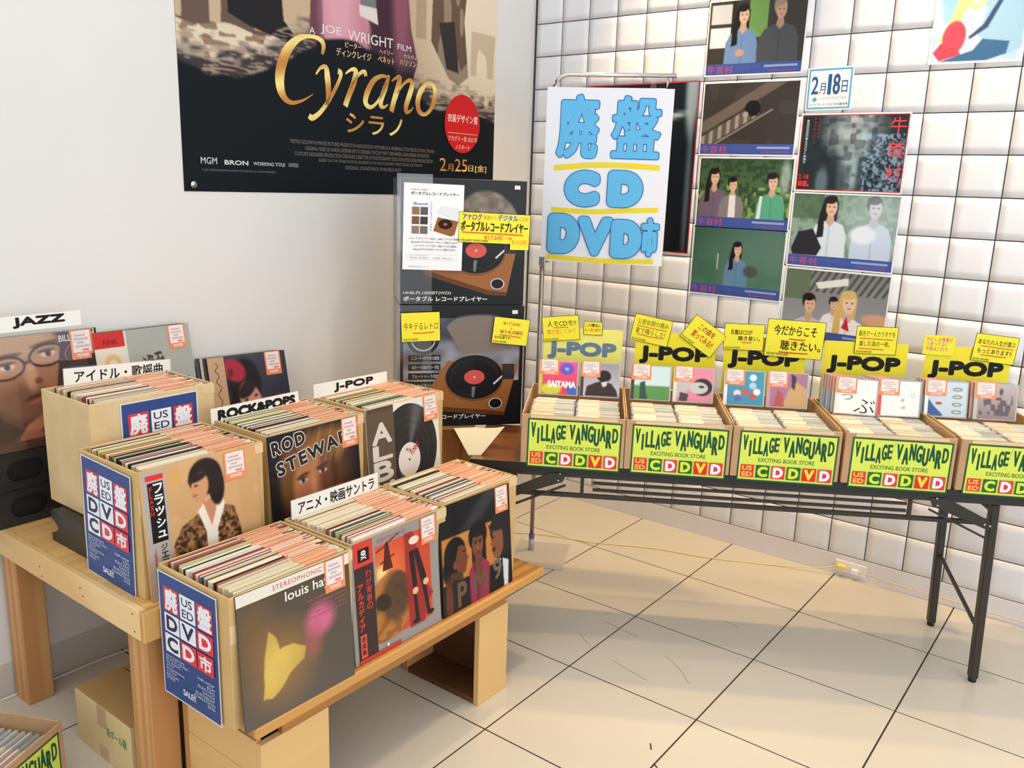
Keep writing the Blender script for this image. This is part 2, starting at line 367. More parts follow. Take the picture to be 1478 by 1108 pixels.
# ------------------------------------------------------------------ cardboard boxes
def open_box(name, M, w, d, h, label, cat, group=None, m=CARD, t=0.005, base=0.006, tape=True, lips=True):
    r = empty(name, M, label, cat, group)
    bv = 0.0016
    a = box('front_panel', m, (0, w, 0, t, 0, h), r, bev=bv); box('back_panel', m, (0, w, d-t, d, 0, h), r, bev=bv)
    box('side_panel', m, (0, t, t+.0004, d-t-.0004, 0, h), r, bev=bv); box('side_panel', m, (w-t, w, t+.0004, d-t-.0004, 0, h), r, bev=bv)
    box('bottom_panel', m, (t+.0005, w-t-.0005, t+.0005, d-t-.0005, 0, base), r)
    if lips: # folded flap visible outside the left side, with its cut corner
        prism('folded_flap', m, [(0.012, h*0.62), (d-0.012, h*0.60), (d-0.006, h-0.004), (0.006, h-0.004)], -0.0035, -0.0004, r, Matrix.Rotation(math.radians(90), 4, 'Z'))
    if tape:
        tp = box('tape', TAPE, (-0.0012, 0.045, -0.0010, -0.0003, h*0.66, h*0.80), r)
        box('tape', TAPE, (w-0.04, w+0.0008, -0.0010, -0.0003, h-0.030, h-0.004), r)
    return r
ZB, ZR, HB = 0.3552, 0.5602, 0.322
# local x runs along +Y, local y runs into the box (-X)
LP = {}
def lpbox(key, xf, y0, z, w, d, label, **k):
    LP[key] = (xf, y0, z, w, d)
    return open_box('record_box', frame((xf, y0, z), 90), w, d, HB, label, 'box', 'cardboard boxes of used records', **k)
bx1 = lpbox('b1', 1.100, -2.555, ZB, 0.352, 0.274, 'open cardboard record box at the near end of the bench with blue sheet on side')
bx2 = lpbox('b2', 1.082, -2.192, ZB, 0.356, 0.258, 'open cardboard record box in the middle of the bench, behind the red pirate-flag sleeve')
bx3 = lpbox('b3', 1.070, -1.830, ZB, 0.340, 0.246, 'open cardboard record box at the far end of the bench, beside the folding table')
bx4 = lpbox('b4', 0.760, -2.555, ZR, 0.350, 0.275, 'open cardboard record box on the near corner of the low table, blue sheet on side')
bx5 = lpbox('b5', 0.740, -2.172, ZR, 0.345, 0.262, 'open cardboard record box on the low table holding the rock and pops card')
bx6 = lpbox('b6', 0.722, -1.800, ZR, 0.350, 0.240, 'open record box on the far end of the low table with the white J-POP card')
bx7 = lpbox('b7', 0.430, -2.492, 0.6510, 0.368, 0.260, 'raised cardboard record box by the wall holding the Japanese idol-song card', m=CARD2)

# ------------------------------------------------------------------ filed records: individual sleeves with price slips
S = 0.315
def sleeve_mesh(c_edge, c_in, th):
    vs = []; fs = []; cs = []
    def bx(x0, x1, y0, y1, z0, z1, c):
        n = len(vs); vs.extend([(x0, y0, z0), (x1, y0, z0), (x1, y1, z0), (x0, y1, z0), (x0, y0, z1), (x1, y0, z1), (x1, y1, z1), (x0, y1, z1)])
        fs.extend([tuple(n+i for i in f) for f in ((0, 3, 2, 1), (4, 5, 6, 7), (0, 1, 5, 4), (1, 2, 6, 5), (2, 3, 7, 6), (3, 0, 4, 7))]); cs.extend([lin(c)]*8)
    e = th*0.27
    bx(0, S, 0, e, 0, S, c_edge); bx(0, S, th-e, th, 0, S, c_edge); bx(0.001, S-0.001, e+1e-5, th-e-1e-5, 0.001, S-0.0015, c_in)
    me = D.meshes.new('record_sleeve'); me.from_pydata(vs, [], fs)
    at = me.color_attributes.new('Col', 'FLOAT_COLOR', 'POINT'); at.data.foreach_set('color', np.concatenate([np.array(cs), np.ones((len(cs), 1))], 1).ravel().astype(np.float32))
    me.materials.append(PG); return me
EDG = [(240, 226, 200), (244, 232, 210), (236, 218, 186), (238, 224, 196), (232, 222, 196), (238, 232, 214), (214, 200, 166), (226, 214, 190), (236, 226, 200), (60, 50, 42), (44, 40, 38), (196, 176, 140), (120, 92, 60), (168, 64, 84), (96, 124, 70), (196, 204, 110), (206, 84, 60), (70, 92, 120), (240, 238, 230), (228, 206, 160), (150, 140, 126), (238, 236, 226)]
SM = [sleeve_mesh(c, random.choice([(240, 234, 220), (226, 214, 190), (110, 96, 80)]), random.choice([0.0042, 0.0050, 0.0058])) for c in EDG]
def slip_mesh(c, w, z0, th=0.0046):
    bm = bmesh.new(); add_box(bm, (0, w, -0.0009, -0.0004, z0, S+0.0012)); add_box(bm, (0, w, -0.0009, th*0.8, S+0.0004, S+0.0012))
    me = D.meshes.new('price_slip'); bm.to_mesh(me); bm.free(); me.materials.append(mat('slip_%d' % c[1], c, 0.5)); return me
SL = [slip_mesh((243, 176, 136), 0.100, S-0.07, .0052), slip_mesh((240, 162, 120), 0.110, S-0.07, .0052), slip_mesh((248, 206, 178), 0.095, S-0.06, .0052)]
def file_records(key, label, group, n, seed, big=0.0):
    xf, y0, z, w, d = LP[key]; rs = random.Random(seed); a = 0.012; b_ = d-0.014; off = (w-0.010-S)
    lean0 = 2.0
    for i in range(n):
        ly = a+(b_-a-0.004)*i/(n-1); m = rs.choice(SM); x = 0.006+rs.uniform(0.45, 0.75)*off
        M = frame((xf, y0, z), 90) @ Matrix.Translation((x, ly, 0.0068)) @ Matrix.Rotation(math.radians(-rs.uniform(-0.25, 0.25)), 4, 'X')
        r = D.objects.new('record_sleeve', m); link(r, None, M); tag(r, label, 'record', group)
        s_ = D.objects.new('price_slip', rs.choice(SL)); link(s_, r, Matrix.Translation((S-0.116-rs.uniform(0, 0.016), 0, 0)))
    return
file_records('b1', 'one of the records filed in the near bench box', 'records filed in the near bench box', 38, 1)
file_records('b2', 'one of the records filed in the middle bench box', 'records filed in the middle bench box', 36, 2)
file_records('b3', 'one of the records filed in the far bench box', 'records filed in the far bench box', 34, 3)
file_records('b4', 'one of the records filed in the box on the near corner of the low table', 'records filed in the near low-table box', 38, 4)
file_records('b5', 'one of the used records filed in front of the rock and pops card', 'records filed in the rock and pops box', 36, 5)
file_records('b6', 'one of the used records filed in front of the white J-POP card', 'records filed in the J-POP record box', 34, 6)
file_records('b7', 'one of the used records filed in the raised box by the wall', 'records filed in the raised box', 36, 8)

# ------------------------------------------------------------------ price tag on displayed covers
def price_tag(p, u0, v0, u1, v1):
    W = u1-u0; H = v1-v0; p.rect(u0, v0, u1, v1, (232, 140, 92)); p.rect(u0+W*.09, v0+H*.03, u1-W*.09, v0+H*.76, (240, 226, 220))
    for k in range(5): p.rect(u0+W*.12, v0+H*(.13+.125*k), u1-W*.12, v0+H*(.138+.125*k), (214, 140, 124), False)
    for k, (a, b_) in enumerate(((.2, .7), (.15, .8), (.3, .6), (.2, .85))): p.rect(u0+W*a, v0+H*(.16+.125*k), u0+W*b_, v0+H*(.215+.125*k), (190, 172, 176), False)
    p.rect(u0+W*.5, v0+H*.66, u1-W*.2, v0+H*.73, (226, 120, 116)); p.text('POWER', u0+W*.25, v0+H*.81, u1-W*.22, v0+H*.93, (250, 236, 226), 0.02)
def cover(name, p, M, label, group='display records propped upright', thick=0.004, m=PF):
    o = p.build(name, M, m, thick); return tag(o, label, 'record', group)
TAGP = (0.82, 0.0, 0.995, 0.24)

# --- louis sleeve (front left)
SQ = 0.322
p = Pr(SQ, SQ, (86, 74, 60))
def a_louis(U, V):
    im = GR(U, V, (84, 74, 62), (92, 84, 76)); im = BL(im, EL(U, V, .12, .30, .16, .2, 1.2)*.5, (140, 98, 60)); im = BL(im, EL(U, V, .3, .92, .4, .2, 1)*.3, (110, 100, 92))
    wu = U+.035*(N(U, V, 7, 7, 21)-.5); wv = V+.05*(N(U, V, 6, 6, 22)-.5)
    y = PO(wu, wv, [(.24, .34), (.30, .42), (.33, .53), (.44, .52), (.57, .58), (.53, .66), (.40, .72), (.30, .80), (.24, .85), (.17, .84), (.18, .62), (.21, .48)])
    im = BL(im, EL(U, V, .34, .62, .26, .26, 1.1, -20)*.65, (172, 122, 62)); im = BL(im, y*(.62+.38*N(U, V, 9, 9, 3)), (216, 180, 80)); im = BL(im, y*EL(U, V, .30, .62, .16, .18, 1.2)*.5, (232, 204, 110))
    im = BL(im, EL(U, V, .70, .42, .13, .12, .7)*.95, (206, 104, 140)); im = BL(im, EL(U, V, .63, .56, .07, .12, 1.0)*.6, (176, 92, 96)); return im
p.art(a_louis, 0, 0, 1, 1, 84, 84); p.rect(0, 0, 1, .085, (228, 220, 204)); p.text('STEREOPHONIC', .30, .025, .74, .062, (196, 84, 96), 0.01, 1.15)
for k, ch in enumerate('louis hayes'): pass
p.text('louis hayes', .40, .105, .90, .20, (238, 234, 222), 0.012)
for k, (a, b_) in enumerate((('nat adderley, cornet', .58), ('yusef lateef, tenor', .62), ('barry harris, piano', .58), ('sam jones, bass', .66), ('louis hayes, drums', .58))):
    p.text(a, b_, .235+.034*k, .96, .262+.034*k, (178, 96, 104), 0.0)
price_tag(p, .76, .0, .955, .25)
cover('display_record', p, frame((1.128, -2.545, ZB+.001), 90, 4.3, 0.6), 'dark grey record cover with yellow blaze and pink spot leaning on the near bench box')
# --- red sleeve with pirate flag (figure left generic)
p = Pr(SQ, SQ, (150, 146, 142))
def a_red(U, V):
    im = FL(U, (150, 144, 138)); r = (U > .27)*(U < .90)*(V > .09)*(V < .90)
    im = BL(im, r*1.0, (200, 74, 54)); im = BL(im, EL(U, V, .36, .38, .22, .22, 1.2)*r, (226, 120, 60)); im = BL(im, EL(U, V, .33, .33, .06, .06, 1)*r, (244, 206, 130))
    pl = EL(U, V, .40, .64, .26, .30, .06, 25)*(V < .92)*(U > .22); im = BL(im, pl, (176, 112, 56)); im = BL(im, EL(U, V, .50, .56, .18, .22, .4, 20)*pl*.85, (74, 56, 44))
    im = BL(im, EL(U, V, .33, .58, .09, .07, .3, 30)*pl, (52, 40, 36)); im = BL(im, (N(U, V, 22, 22, 4) > .62)*pl*.3, (60, 46, 36))
    sh = PO(U, V, [(.60, .08), (.70, .08), (.76, .30), (.86, .62), (.92, .70), (.84, .76), (.80, .92), (.62, .92), (.60, .50)]); im = BL(im, sh*.9, (150, 44, 44))
    return im
p.art(a_red, 0, 0, 1, 1, 84, 84)
p.poly([(.36, .235), (.38, .10), (.40, .08), (.42, .10), (.44, .235), (.46, .32), (.34, .32)], (84, 34, 30)); p.line(.28, .14, .40, .11, .004, (84, 34, 30)); p.line(.54, .05, .40, .10, .004, (84, 34, 30)); p.line(.32, .25, .48, .21, .004, (84, 34, 30))
p.poly([(.645, .25), (.70, .25), (.725, .55), (.71, .62), (.735, .86), (.69, .86), (.675, .60)], (36, 32, 34)); p.poly([(.70, .25), (.755, .25), (.84, .52), (.83, .60), (.87, .84), (.83, .85), (.79, .62)], (40, 34, 36))
p.ell(.71, .165, .06, .035, (232, 214, 190)); p.ell(.70, .61, .035, .03, (220, 178, 128)); p.ell(.83, .57, .035, .03, (220, 178, 128)); p.ell(.70, .88, .045, .02, (38, 32, 32)); p.ell(.87, .86, .045, .02, (38, 32, 32))
p.rect(.04, .0, .245, 1, (58, 44, 42)); p.rect(.04, 0, .245, .20, (214, 62, 52)); p.rect(.085, .055, .205, .165, (28, 24, 26)); p.ell(.145, .095, .025, .022, (236, 228, 220), 14); p.line(.115, .145, .175, .120, .0022, (236, 228, 220)); p.line(.115, .120, .175, .145, .0022, (236, 228, 220)); p.ell(.136, .093, .006, .006, K, 8); p.ell(.154, .093, .006, .006, K, 8)
p.vtext('アルカディア', .055, .34, .125, .74, (222, 64, 56), 0.035); p.vtext('わが青春の', .145, .24, .215, .58, (200, 66, 58), 0.02); p.rect(.06, .76, .125, .955, (214, 88, 76)); p.vtext('音楽集', .068, .775, .117, .94, (70, 30, 28), 0.02); p.rect(.04, .965, .5, 1, (196, 62, 50))
p.text('BGM COLLECTION', .30, .035, .62, .065, (186, 96, 104), 0.0); p.text('1', .34, .93, .36, .96, (240, 230, 230)); price_tag(p, .79, .005, .975, .24)
cover('display_record', p, frame((1.112, -2.204, ZB+.001), 90, 4.5), 'red record cover with pirate flag strip and planet, leaning on the middle bench box')
# --- three men
p = Pr(SQ, SQ, (30, 28, 30))
def a_three(U, V):
    im = FL(U, (24, 23, 27)); o_ = ((V > .30)*(V < .72)*((U > .02)*(U < .42)+(U > .62)*(U < .80))).clip(0, 1)
    im = BL(im, o_*(.85+.15*np.sin(U*160)*np.sin(V*160)), (216, 140, 62)); im = BL(im, EL(U, V, .62, .10, .42, .08, 1, -35)*.16, (200, 200, 210))
    H = (20, 18, 20)
    im = BL(im, EL(U, V, .19, .48, .15, .17, .1), H); im = BL(im, EL(U, V, .12, .60, .10, .14, .2), H)          # left man, profile to the right
    im = BL(im, PO(U, V, [(.24, .40), (.33, .42), (.345, .50), (.375, .545), (.345, .565), (.35, .60), (.335, .625), (.33, .66), (.26, .68), (.20, .62), (.20, .50)]), (112, 64, 44)); im = BL(im, PO(U, V, [(.12, .62), (.28, .66), (.30, .76), (.12, .78)]), (84, 48, 36)); im = BL(im, EL(U, V, .185, .57, .025, .04, .3), (120, 70, 50))
    im = BL(im, PO(U, V, [(.02, 1), (.05, .78), (.16, .70), (.32, .74), (.40, .84), (.42, 1)]), (34, 30, 32)); im = BL(im, EL(U, V, .09, .86, .05, .2, .6)*.7, (130, 60, 48))
    im = BL(im, EL(U, V, .51, .38, .13, .14, .12), H); im = BL(im, EL(U, V, .505, .46, .078, .125, .15), (122, 72, 52)); im = BL(im, EL(U, V, .52, .33, .11, .065, .2), H)
    im = BL(im, PO(U, V, [(.38, 1), (.37, .68), (.46, .60), (.56, .60), (.66, .68), (.66, 1)]), (150, 42, 78)); im = BL(im, PO(U, V, [(.46, .56), (.56, .56), (.57, .66), (.53, .96), (.49, .96), (.45, .66)]), (108, 62, 48)); im = BL(im, PO(U, V, [(.42, .64), (.46, .62), (.50, .98), (.46, .98)])*.6, (96, 24, 52))
    im = BL(im, EL(U, V, .84, .40, .15, .17, .12), (36, 32, 34)); im = BL(im, EL(U, V, .93, .58, .07, .16, .3), (36, 32, 34))  # right man, profile to the left
    im = BL(im, PO(U, V, [(.86, .38), (.73, .40), (.715, .48), (.685, .525), (.71, .55), (.705, .585), (.72, .61), (.73, .66), (.82, .69), (.88, .60), (.88, .48)]), (128, 80, 60)); im = BL(im, EL(U, V, .78, .37, .11, .04, .3, 12), (36, 32, 34)); im = BL(im, PO(U, V, [(.71, .57), (.76, .56), (.76, .60), (.715, .60)]), (60, 36, 32))
    im = BL(im, PO(U, V, [(.64, 1), (.66, .78), (.78, .68), (.96, .66), (1, .7), (1, 1)]), (24, 24, 28)); im = BL(im, PO(U, V, [(.86, .70), (.95, .74), (.93, .98), (.87, .98)]), (206, 208, 216)); im = BL(im, PO(U, V, [(.76, .68), (.84, .70), (.82, .73), (.76, .72)]), (226, 226, 230))
    for cx, cy in ((.475, .445), (.54, .445), (.73, .465), (.315, .47)): im = BL(im, EL(U, V, cx, cy, .018, .009, .4), (26, 18, 18))
    for cx, cy in ((.475, .425), (.54, .425)): im = BL(im, EL(U, V, cx, cy, .026, .006, .4), (26, 18, 18))
    im = BL(im, EL(U, V, .505, .495, .016, .022, .6)*.7, (150, 94, 70)); im = BL(im, EL(U, V, .505, .540, .032, .010, .5), (84, 36, 36)); return im
p.art(a_three, 0, 0, 1, 1, 84, 84); p.text('P', .20, .74, .33, .97, (104, 84, 62), 0.03); p.text('M', .42, .72, .62, .93, (104, 78, 64), 0.03); p.text('9', .71, .68, .84, .88, (110, 96, 80), 0.03)
price_tag(p, .78, .0, .97, .25)
cover('display_record', p, frame((1.112, -1.872, ZB+.001), 90, 6.2, 1.5), 'black record cover with three men, leaning on the far bench box')
# --- man in patterned jacket
p = Pr(SQ, SQ, (200, 160, 110))
def a_jacket(U, V):
    im = GR(U, V, (206, 164, 116), (196, 152, 104)); im = BL(im, (N(U, V, 8, 8, 5) > .6)*.2, (224, 184, 130)); im = BL(im, ((V > .06)*(V < .22)*(N(U, V, 22, 10, 9) > .62))*.5, (222, 160, 84))
    j = PO(U, V, [(.24, 1), (.22, .62), (.30, .50), (.48, .42), (.60, .38), (.76, .46), (.80, .62), (.84, .86), (.78, .92), (.72, 1)]); tx = N(U, V, 38, 38, 6)
    im = BL(im, j, (70, 46, 32)); im = BL(im, j*(tx > .55), (138, 98, 62)); im = BL(im, j*(N(U, V, 50, 50, 7) > .68), (176, 128, 84)); im = BL(im, j*(N(U, V, 12, 12, 12) > .62)*.5, (46, 30, 24))
    im = BL(im, PO(U, V, [(.44, .42), (.52, .34), (.66, .32), (.68, .42), (.60, .60), (.58, 1), (.50, 1), (.50, .60)]), (236, 226, 212)); im = BL(im, PO(U, V, [(.49, .36), (.60, .32), (.60, .44), (.55, .56)]), (196, 138, 98))
    im = BL(im, EL(U, V, .53, .16, .145, .145, .08), (40, 28, 26)); im = BL(im, EL(U, V, .62, .25, .07, .16, .15), (40, 28, 26)); im = BL(im, EL(U, V, .475, .235, .075, .115, .15, 12), (206, 150, 108)); im = BL(im, EL(U, V, .46, .155, .08, .03, .3, -10), (44, 30, 28))
    im = BL(im, EL(U, V, .445, .215, .016, .008, .5), (60, 40, 34)); im = BL(im, EL(U, V, .43, .29, .022, .008, .5), (160, 84, 70)); return im
p.art(a_jacket, 0, 0, 1, 1, 84, 84); p.rect(.015, .015, .20, 1, (176, 168, 160)); p.rect(.045, .045, .185, .085, (216, 52, 44)); p.rect(.055, .10, .18, .56, (26, 24, 26)); p.vtext('フラッシュ', .10, .11, .172, .55, (236, 234, 230), 0.03); p.vtext('FLASH', .062, .13, .092, .36, (214, 44, 40), 0.03); p.vtext('ジェフ・ベック', .11, .58, .17, .99, (34, 32, 34), 0.02); p.vtext('JEFF BECK', .05, .60, .085, .93, (206, 44, 40), 0.03)
price_tag(p, .70, .02, .90, .245)
cover('display_record', p, frame((0.786, -2.552, ZR+.001), 90, 4.5), 'tan record cover with a man in a patterned jacket, leaning on the near low-table box')
# --- face with outlined lettering
p = Pr(SQ, SQ, (32, 28, 30))
def a_rod(U, V):
    im = FL(U, (32, 29, 33)); im = BL(im, EL(U, V, .50, .46, .36, .44, .6), (96, 62, 38)); im = BL(im, EL(U, V, .58, .20, .34, .15, .6, -10), (132, 90, 50)); im = BL(im, EL(U, V, .20, .42, .10, .30, .6), (110, 72, 42))
    im = BL(im, EL(U, V, .45, .54, .22, .36, .22), (178, 116, 78)); im = BL(im, EL(U, V, .40, .24, .20, .07, .6, -18)*.9, (150, 104, 60)); im = BL(im, EL(U, V, .62, .46, .10, .30, .7)*.65, (72, 44, 34)); im = BL(im, (N(U*.6+V*.2, V*.3, 50, 12, 8) > .6)*EL(U, V, .58, .20, .34, .17, .5)*.4, (176, 130, 78))
    for cx, cy in ((.34, .455), (.56, .415)): im = BL(im, EL(U, V, cx, cy-.045, .075, .016, .5, -12), (86, 54, 38)); im = BL(im, EL(U, V, cx, cy, .048, .020, .4, -5), (206, 176, 150)); im = BL(im, EL(U, V, cx, cy, .019, .020, .3), (54, 44, 46)); im = BL(im, EL(U, V, cx, cy-.018, .055, .007, .5, -5), (70, 44, 34))
    im = BL(im, EL(U, V, .45, .55, .028, .12, .8)*.6, (212, 152, 108)); im = BL(im, EL(U, V, .45, .655, .05, .02, .6)*.7, (120, 72, 52)); im = BL(im, EL(U, V, .45, .74, .08, .02, .5), (150, 74, 62)); im = BL(im, sst(.72, .9, V)*.8, (36, 32, 38)); return im
p.art(a_rod, 0, 0, 1, 1, 84, 84)
def outlined(t, u0, v0, u1, v1, rot):
    p.text(t, u0, v0, u1, v1, (220, 210, 200), 0, 1.25, rot=rot, r_abs=.0046); p.text(t, u0, v0, u1, v1, (40, 34, 34), 0, 1.25, rot=rot, r_abs=.0022)
outlined('ROD', .04, .04, .38, .15, 8); outlined('STEWART', .07, .16, 1.0, .27, 11); price_tag(p, .80, .0, .99, .27)
cover('display_record', p, frame((0.768, -2.178, ZR+.001), 90, 4.2), 'dark record cover with a close-up face under outlined letters')
# --- vinyl ALBUM
p = Pr(SQ, SQ, (226, 220, 206)); p.rect(.0, .0, .36, 1, (100, 84, 70))
def ring(U, V):
    r = np.sqrt((U-.5)**2+(V-.5)**2)*2; th = np.arctan2(V-.5, U-.5); im = FL(U, (46, 44, 44)); g = .5+.5*np.sin(r*130)
    im = im+(g*9)[..., None]; im = im+(np.clip(np.cos((th+1.2)*2), 0, 1)**8*46)[..., None]; return im
n = 64; ua = np.linspace(0, 2*np.pi, n, endpoint=False); rr = np.linspace(0.001, 1, 14)
UV = np.array([(.5+.5*r*math.cos(a), .5+.5*r*math.sin(a)) for r in rr for a in ua]); fs = [((j+1)*n+i, j*n+i, j*n+(i+1) % n, (j+1)*n+(i+1) % n) for j in range(13) for i in range(n)]
cc = ring(UV[:, 0], UV[:, 1]); p.add(np.stack([.14+UV[:, 0]*.82, .03+UV[:, 1]*.94], 1), fs, lambda a, b_: cc)
p.rect(.02, .03, .36, 1, (96, 80, 66)); p.ell(.55, .60, .155, .175, (226, 216, 206)); p.ell(.55, .60, .012, .013, K, 10); p.text('FUNNY', .56, .47, .70, .53, (206, 44, 44), 0.02, rot=38); p.text('ALFA', .50, .48, .58, .51, (60, 50, 50), 0.02, rot=-20)
for ch, v0, v1 in (('A', .16, .35), ('L', .38, .51), ('B', .54, .72), ('U', .75, .96)): p.text(ch, .07, v0, .31, v1, (214, 206, 196), 0, r_abs=.0035, res=6)
for k in range(14): p.line(.03+.024*k, .0, .035+.024*k, .04, .0016, (60, 50, 44)); p.l -= 1
p.l += 1; price_tag(p, .78, -.0, .985, .26)
cover('display_record', p, frame((0.752, -1.806, ZR+.001), 90, 4.6), 'record cover with a printed black disc and tube letters, leaning on its box')

# ------------------------------------------------------------------ wall side: black crates, leaning covers, genre cards
def tray(M, w, d, h, label):
    r = empty('hand_hole_crate', M, label, 'crate', 'black hand-hole crates by the wall')
    # front with two stadium holes
    bm = bmesh.new(); n = 10
    def cell(x0, x1):
        cx = (x0+x1)/2; cz = h/2; a, b_ = 0.022, 0.030; pts = []
        for k in range(4*n):
            t_ = 2*math.pi*(k+.5)/(4*n); c_, s_ = math.cos(t_), math.sin(t_); pts.append((cx+math.copysign(a, c_)+b_*c_, cz+b_*s_))
        outer = []
        for (px, pz) in pts:
            dx, dz = px-cx, pz-cz; k_ = min((x1-cx)/max(abs(dx), 1e-6), (h/2)/max(abs(dz), 1e-6)); outer.append((cx+dx*k_, cz+dz*k_))
        m_ = len(pts); A = [bm.verts.new((x, 0, z)) for x, z in outer]; B = [bm.verts.new((x, 0, z)) for x, z in pts]; C_ = [bm.verts.new((x, 0.005, z)) for x, z in pts]
        cs = {}
        for i in range(m_):
            j = (i+1) % m_; bm.faces.new((A[i], A[j], B[j], B[i])); bm.faces.new((B[i], B[j], C_[j], C_[i]))
            (ax, az), (bx_, bz) = outer[i], outer[j]
            if abs(ax-bx_) > 1e-5 and abs(az-bz) > 1e-5:
                q = bm.verts.new((x0 if min(abs(ax-x0), abs(bx_-x0)) < 1e-4 else x1, 0, 0 if min(az, bz) < 1e-4 else h)); bm.faces.new((A[i], q, A[j]))
    k = 3
    for i in range(k): cell(w*i/k, w*(i+1)/k)
    bmesh.ops.recalc_face_normals(bm, faces=bm.faces); bm_obj('front_panel', bm, BLKP, r)
    box('shell', mat('shaded_black_plastic', (10, 10, 12), .6), (0, w, 0.012, d, 0.0, h), r, bev=0.001); box('rim', BLKP, (0, w, 0.0051, 0.0115, h-0.008, h), r)  # shell coloured darker than the front: shade inside the hand holes, painted in
    box('rim', BLKP, (0, w, 0.0051, 0.0115, 0.0, 0.006), r); return r
tray(frame((0.072, -2.715, ZR+.001), 90), 0.41, 0.070, 0.104, 'lower black crate with oval hand holes against the wall at the near left')
tray(frame((0.070, -2.715, ZR+.106), 90), 0.41, 0.068, 0.110, 'upper black crate with oval hand holes, under the bespectacled-face record cover')
tray(frame((0.110, -2.29, ZR+.001), 90), 0.34, 0.108, 0.100, 'lower black crate by the wall behind the raised record box')
tray(frame((0.110, -2.29, ZR+.102), 90), 0.34, 0.108, 0.100, 'upper black crate by the wall behind the raised record box, under the grey cover')
tray(frame((0.125, -1.90, ZR+.001), 90), 0.36, 0.122, 0.078, 'single black crate by the wall behind the rock and pops box')
# riser under the raised box
prof = [(0, 0), (0.215, 0), (0.215, 0.088), (0, 0.088), (0.0, 0.066)]+[(0.004+0.034*math.sin(math.pi*k/8), 0.066-0.044*k/8) for k in range(1, 8)]+[(0.0, 0.022)]
r = prism('riser_block', BLKP, [(x-0.0, z) for x, z in prof], 0, 0.40, None, Matrix.Translation((0.245, -2.530, ZR+.001)))
tag(r, 'black plastic riser block with a scooped side under the raised record box', 'riser')

p = Pr(SQ, SQ, (60, 44, 38))
def a_glasses(U, V):
    im = GR(U, V, (60, 42, 38), (78, 50, 42)); im = BL(im, EL(U, V, .36, .30, .36, .44, .12, 6), (172, 118, 90)); im = BL(im, EL(U, V, .30, .06, .34, .13, .5)*.8, (206, 168, 130)); im = BL(im, EL(U, V, .30, .62, .28, .20, .7, 15)*.75, (104, 70, 58))
    im = BL(im, EL(U, V, .40, .36, .055, .13, .6)*.8, (206, 150, 118)); im = BL(im, EL(U, V, .46, .41, .035, .03, .5), (120, 70, 58))
    for cx, cy, rx in ((.20, .27, .165), (.56, .19, .165)):
        im = BL(im, EL(U, V, cx, cy-.10, .14, .025, .4, -8)*.8, (92, 58, 46)); im = BL(im, EL(U, V, cx, cy, rx, .105, .06, -8), (38, 26, 26)); im = BL(im, EL(U, V, cx, cy, rx-.018, .086, .06, -8), (186, 134, 106)); im = BL(im, EL(U, V, cx+.01, cy-.012, .062, .026, .4, -6), (226, 204, 186)); im = BL(im, EL(U, V, cx+.012, cy-.012, .026, .026, .3), (46, 32, 32)); im = BL(im, EL(U, V, cx, cy-.04, .08, .014, .5, -6), (90, 56, 46))
    im = BL(im, EL(U, V, .38, .235, .04, .012, .4, -14), (38, 26, 26)); im = BL(im, EL(U, V, .42, .545, .105, .022, .4, -14), (84, 52, 44)); im = BL(im, EL(U, V, .43, .585, .085, .020, .4, -14), (176, 88, 80)); im = BL(im, PO(U, V, [(0, .50), (.12, .72), (.3, .84), (.3, 1), (0, 1)]), (56, 38, 34))
    for k in range(4): im = BL(im, EL(U, V, .30+.06*k, .86-.035*k, .035, .10, .3, 32), (178+4*k, 114, 86))
    im = BL(im, EL(U, V, .36, .94, .16, .09, .4), (160, 100, 76))
    im = BL(im, PO(U, V, [(.70, 0), (1, 0), (1, .8), (.5, 1.0), (.44, .97), (.56, .72), (.64, .35)]), (62, 46, 44)); im = BL(im, (V > .92)*1.0, (78, 48, 42)); return im
p.art(a_glasses, 0, 0, 1, 1, 72, 72); p.text('BILL EVANS', .68, .03, 1.0, .09, (232, 226, 220), 0.01); p.stroke([(.74, .27), (.72, .20), (.78, .12), (.84, .10), (.82, .20), (.80, .24), (.90, .12), (.92, .14)], .0022, (196, 96, 90)); price_tag(p, .78, .0, .985, .27)
cover('display_record', p, frame((0.062, -2.585, ZR+.2175), 90, 7), 'brown record cover with a bespectacled face and hand, propped on the black crates')
for k in range(3):
    q = Pr(SQ, SQ, (40, 36, 36)); q.rect(0, 0, 1, 1, ((232, 214, 176), (44, 40, 42), (216, 214, 214))[k])
    cover('display_record', q, frame((0.055-0.006*k, -2.578+0.010*k-(0.045 if k == 2 else 0), ZR+.2175), 90, 7), ('cream-edged record directly behind the bespectacled-face cover', 'dark record second behind the bespectacled-face cover', 'white-edged record jutting left from behind the bespectacled-face cover')[k])
p = Pr(SQ, SQ, (150, 148, 140))
def a_melody(U, V): return FL(U, (168, 168, 160))+((N(U, V, 30, 30, 2)-.5)*8)[..., None]
p.art(a_melody, 0, 0, 1, 1, 10, 10); p.rect(0, 0, .32, 1, (226, 214, 196)); p.rect(0, 0, .30, .15, (204, 48, 44)); p.text('NHK', .09, .07, .23, .12, (110, 30, 30), 0.02)
p.art(lambda U, V: BL(BL(BL(FL(U, (226, 214, 196)), EL(U, V, .5, .35, .34, .3, .3), (222, 184, 120)), EL(U, V, .5, .42, .2, .2, .3), (240, 214, 196)), EL(U, V, .55, .85, .3, .2, .4), (190, 70, 66)), .04, .2, .28, .50, 20, 20)
def a_crowd(U, V): return BL(FL(U, (168, 168, 160)), (PO(U, V, [(0, 1), (.2, .2), (.8, .0), (1, 1)])*(N(U, V, 16, 8, 3) > .42)), (66, 66, 64))
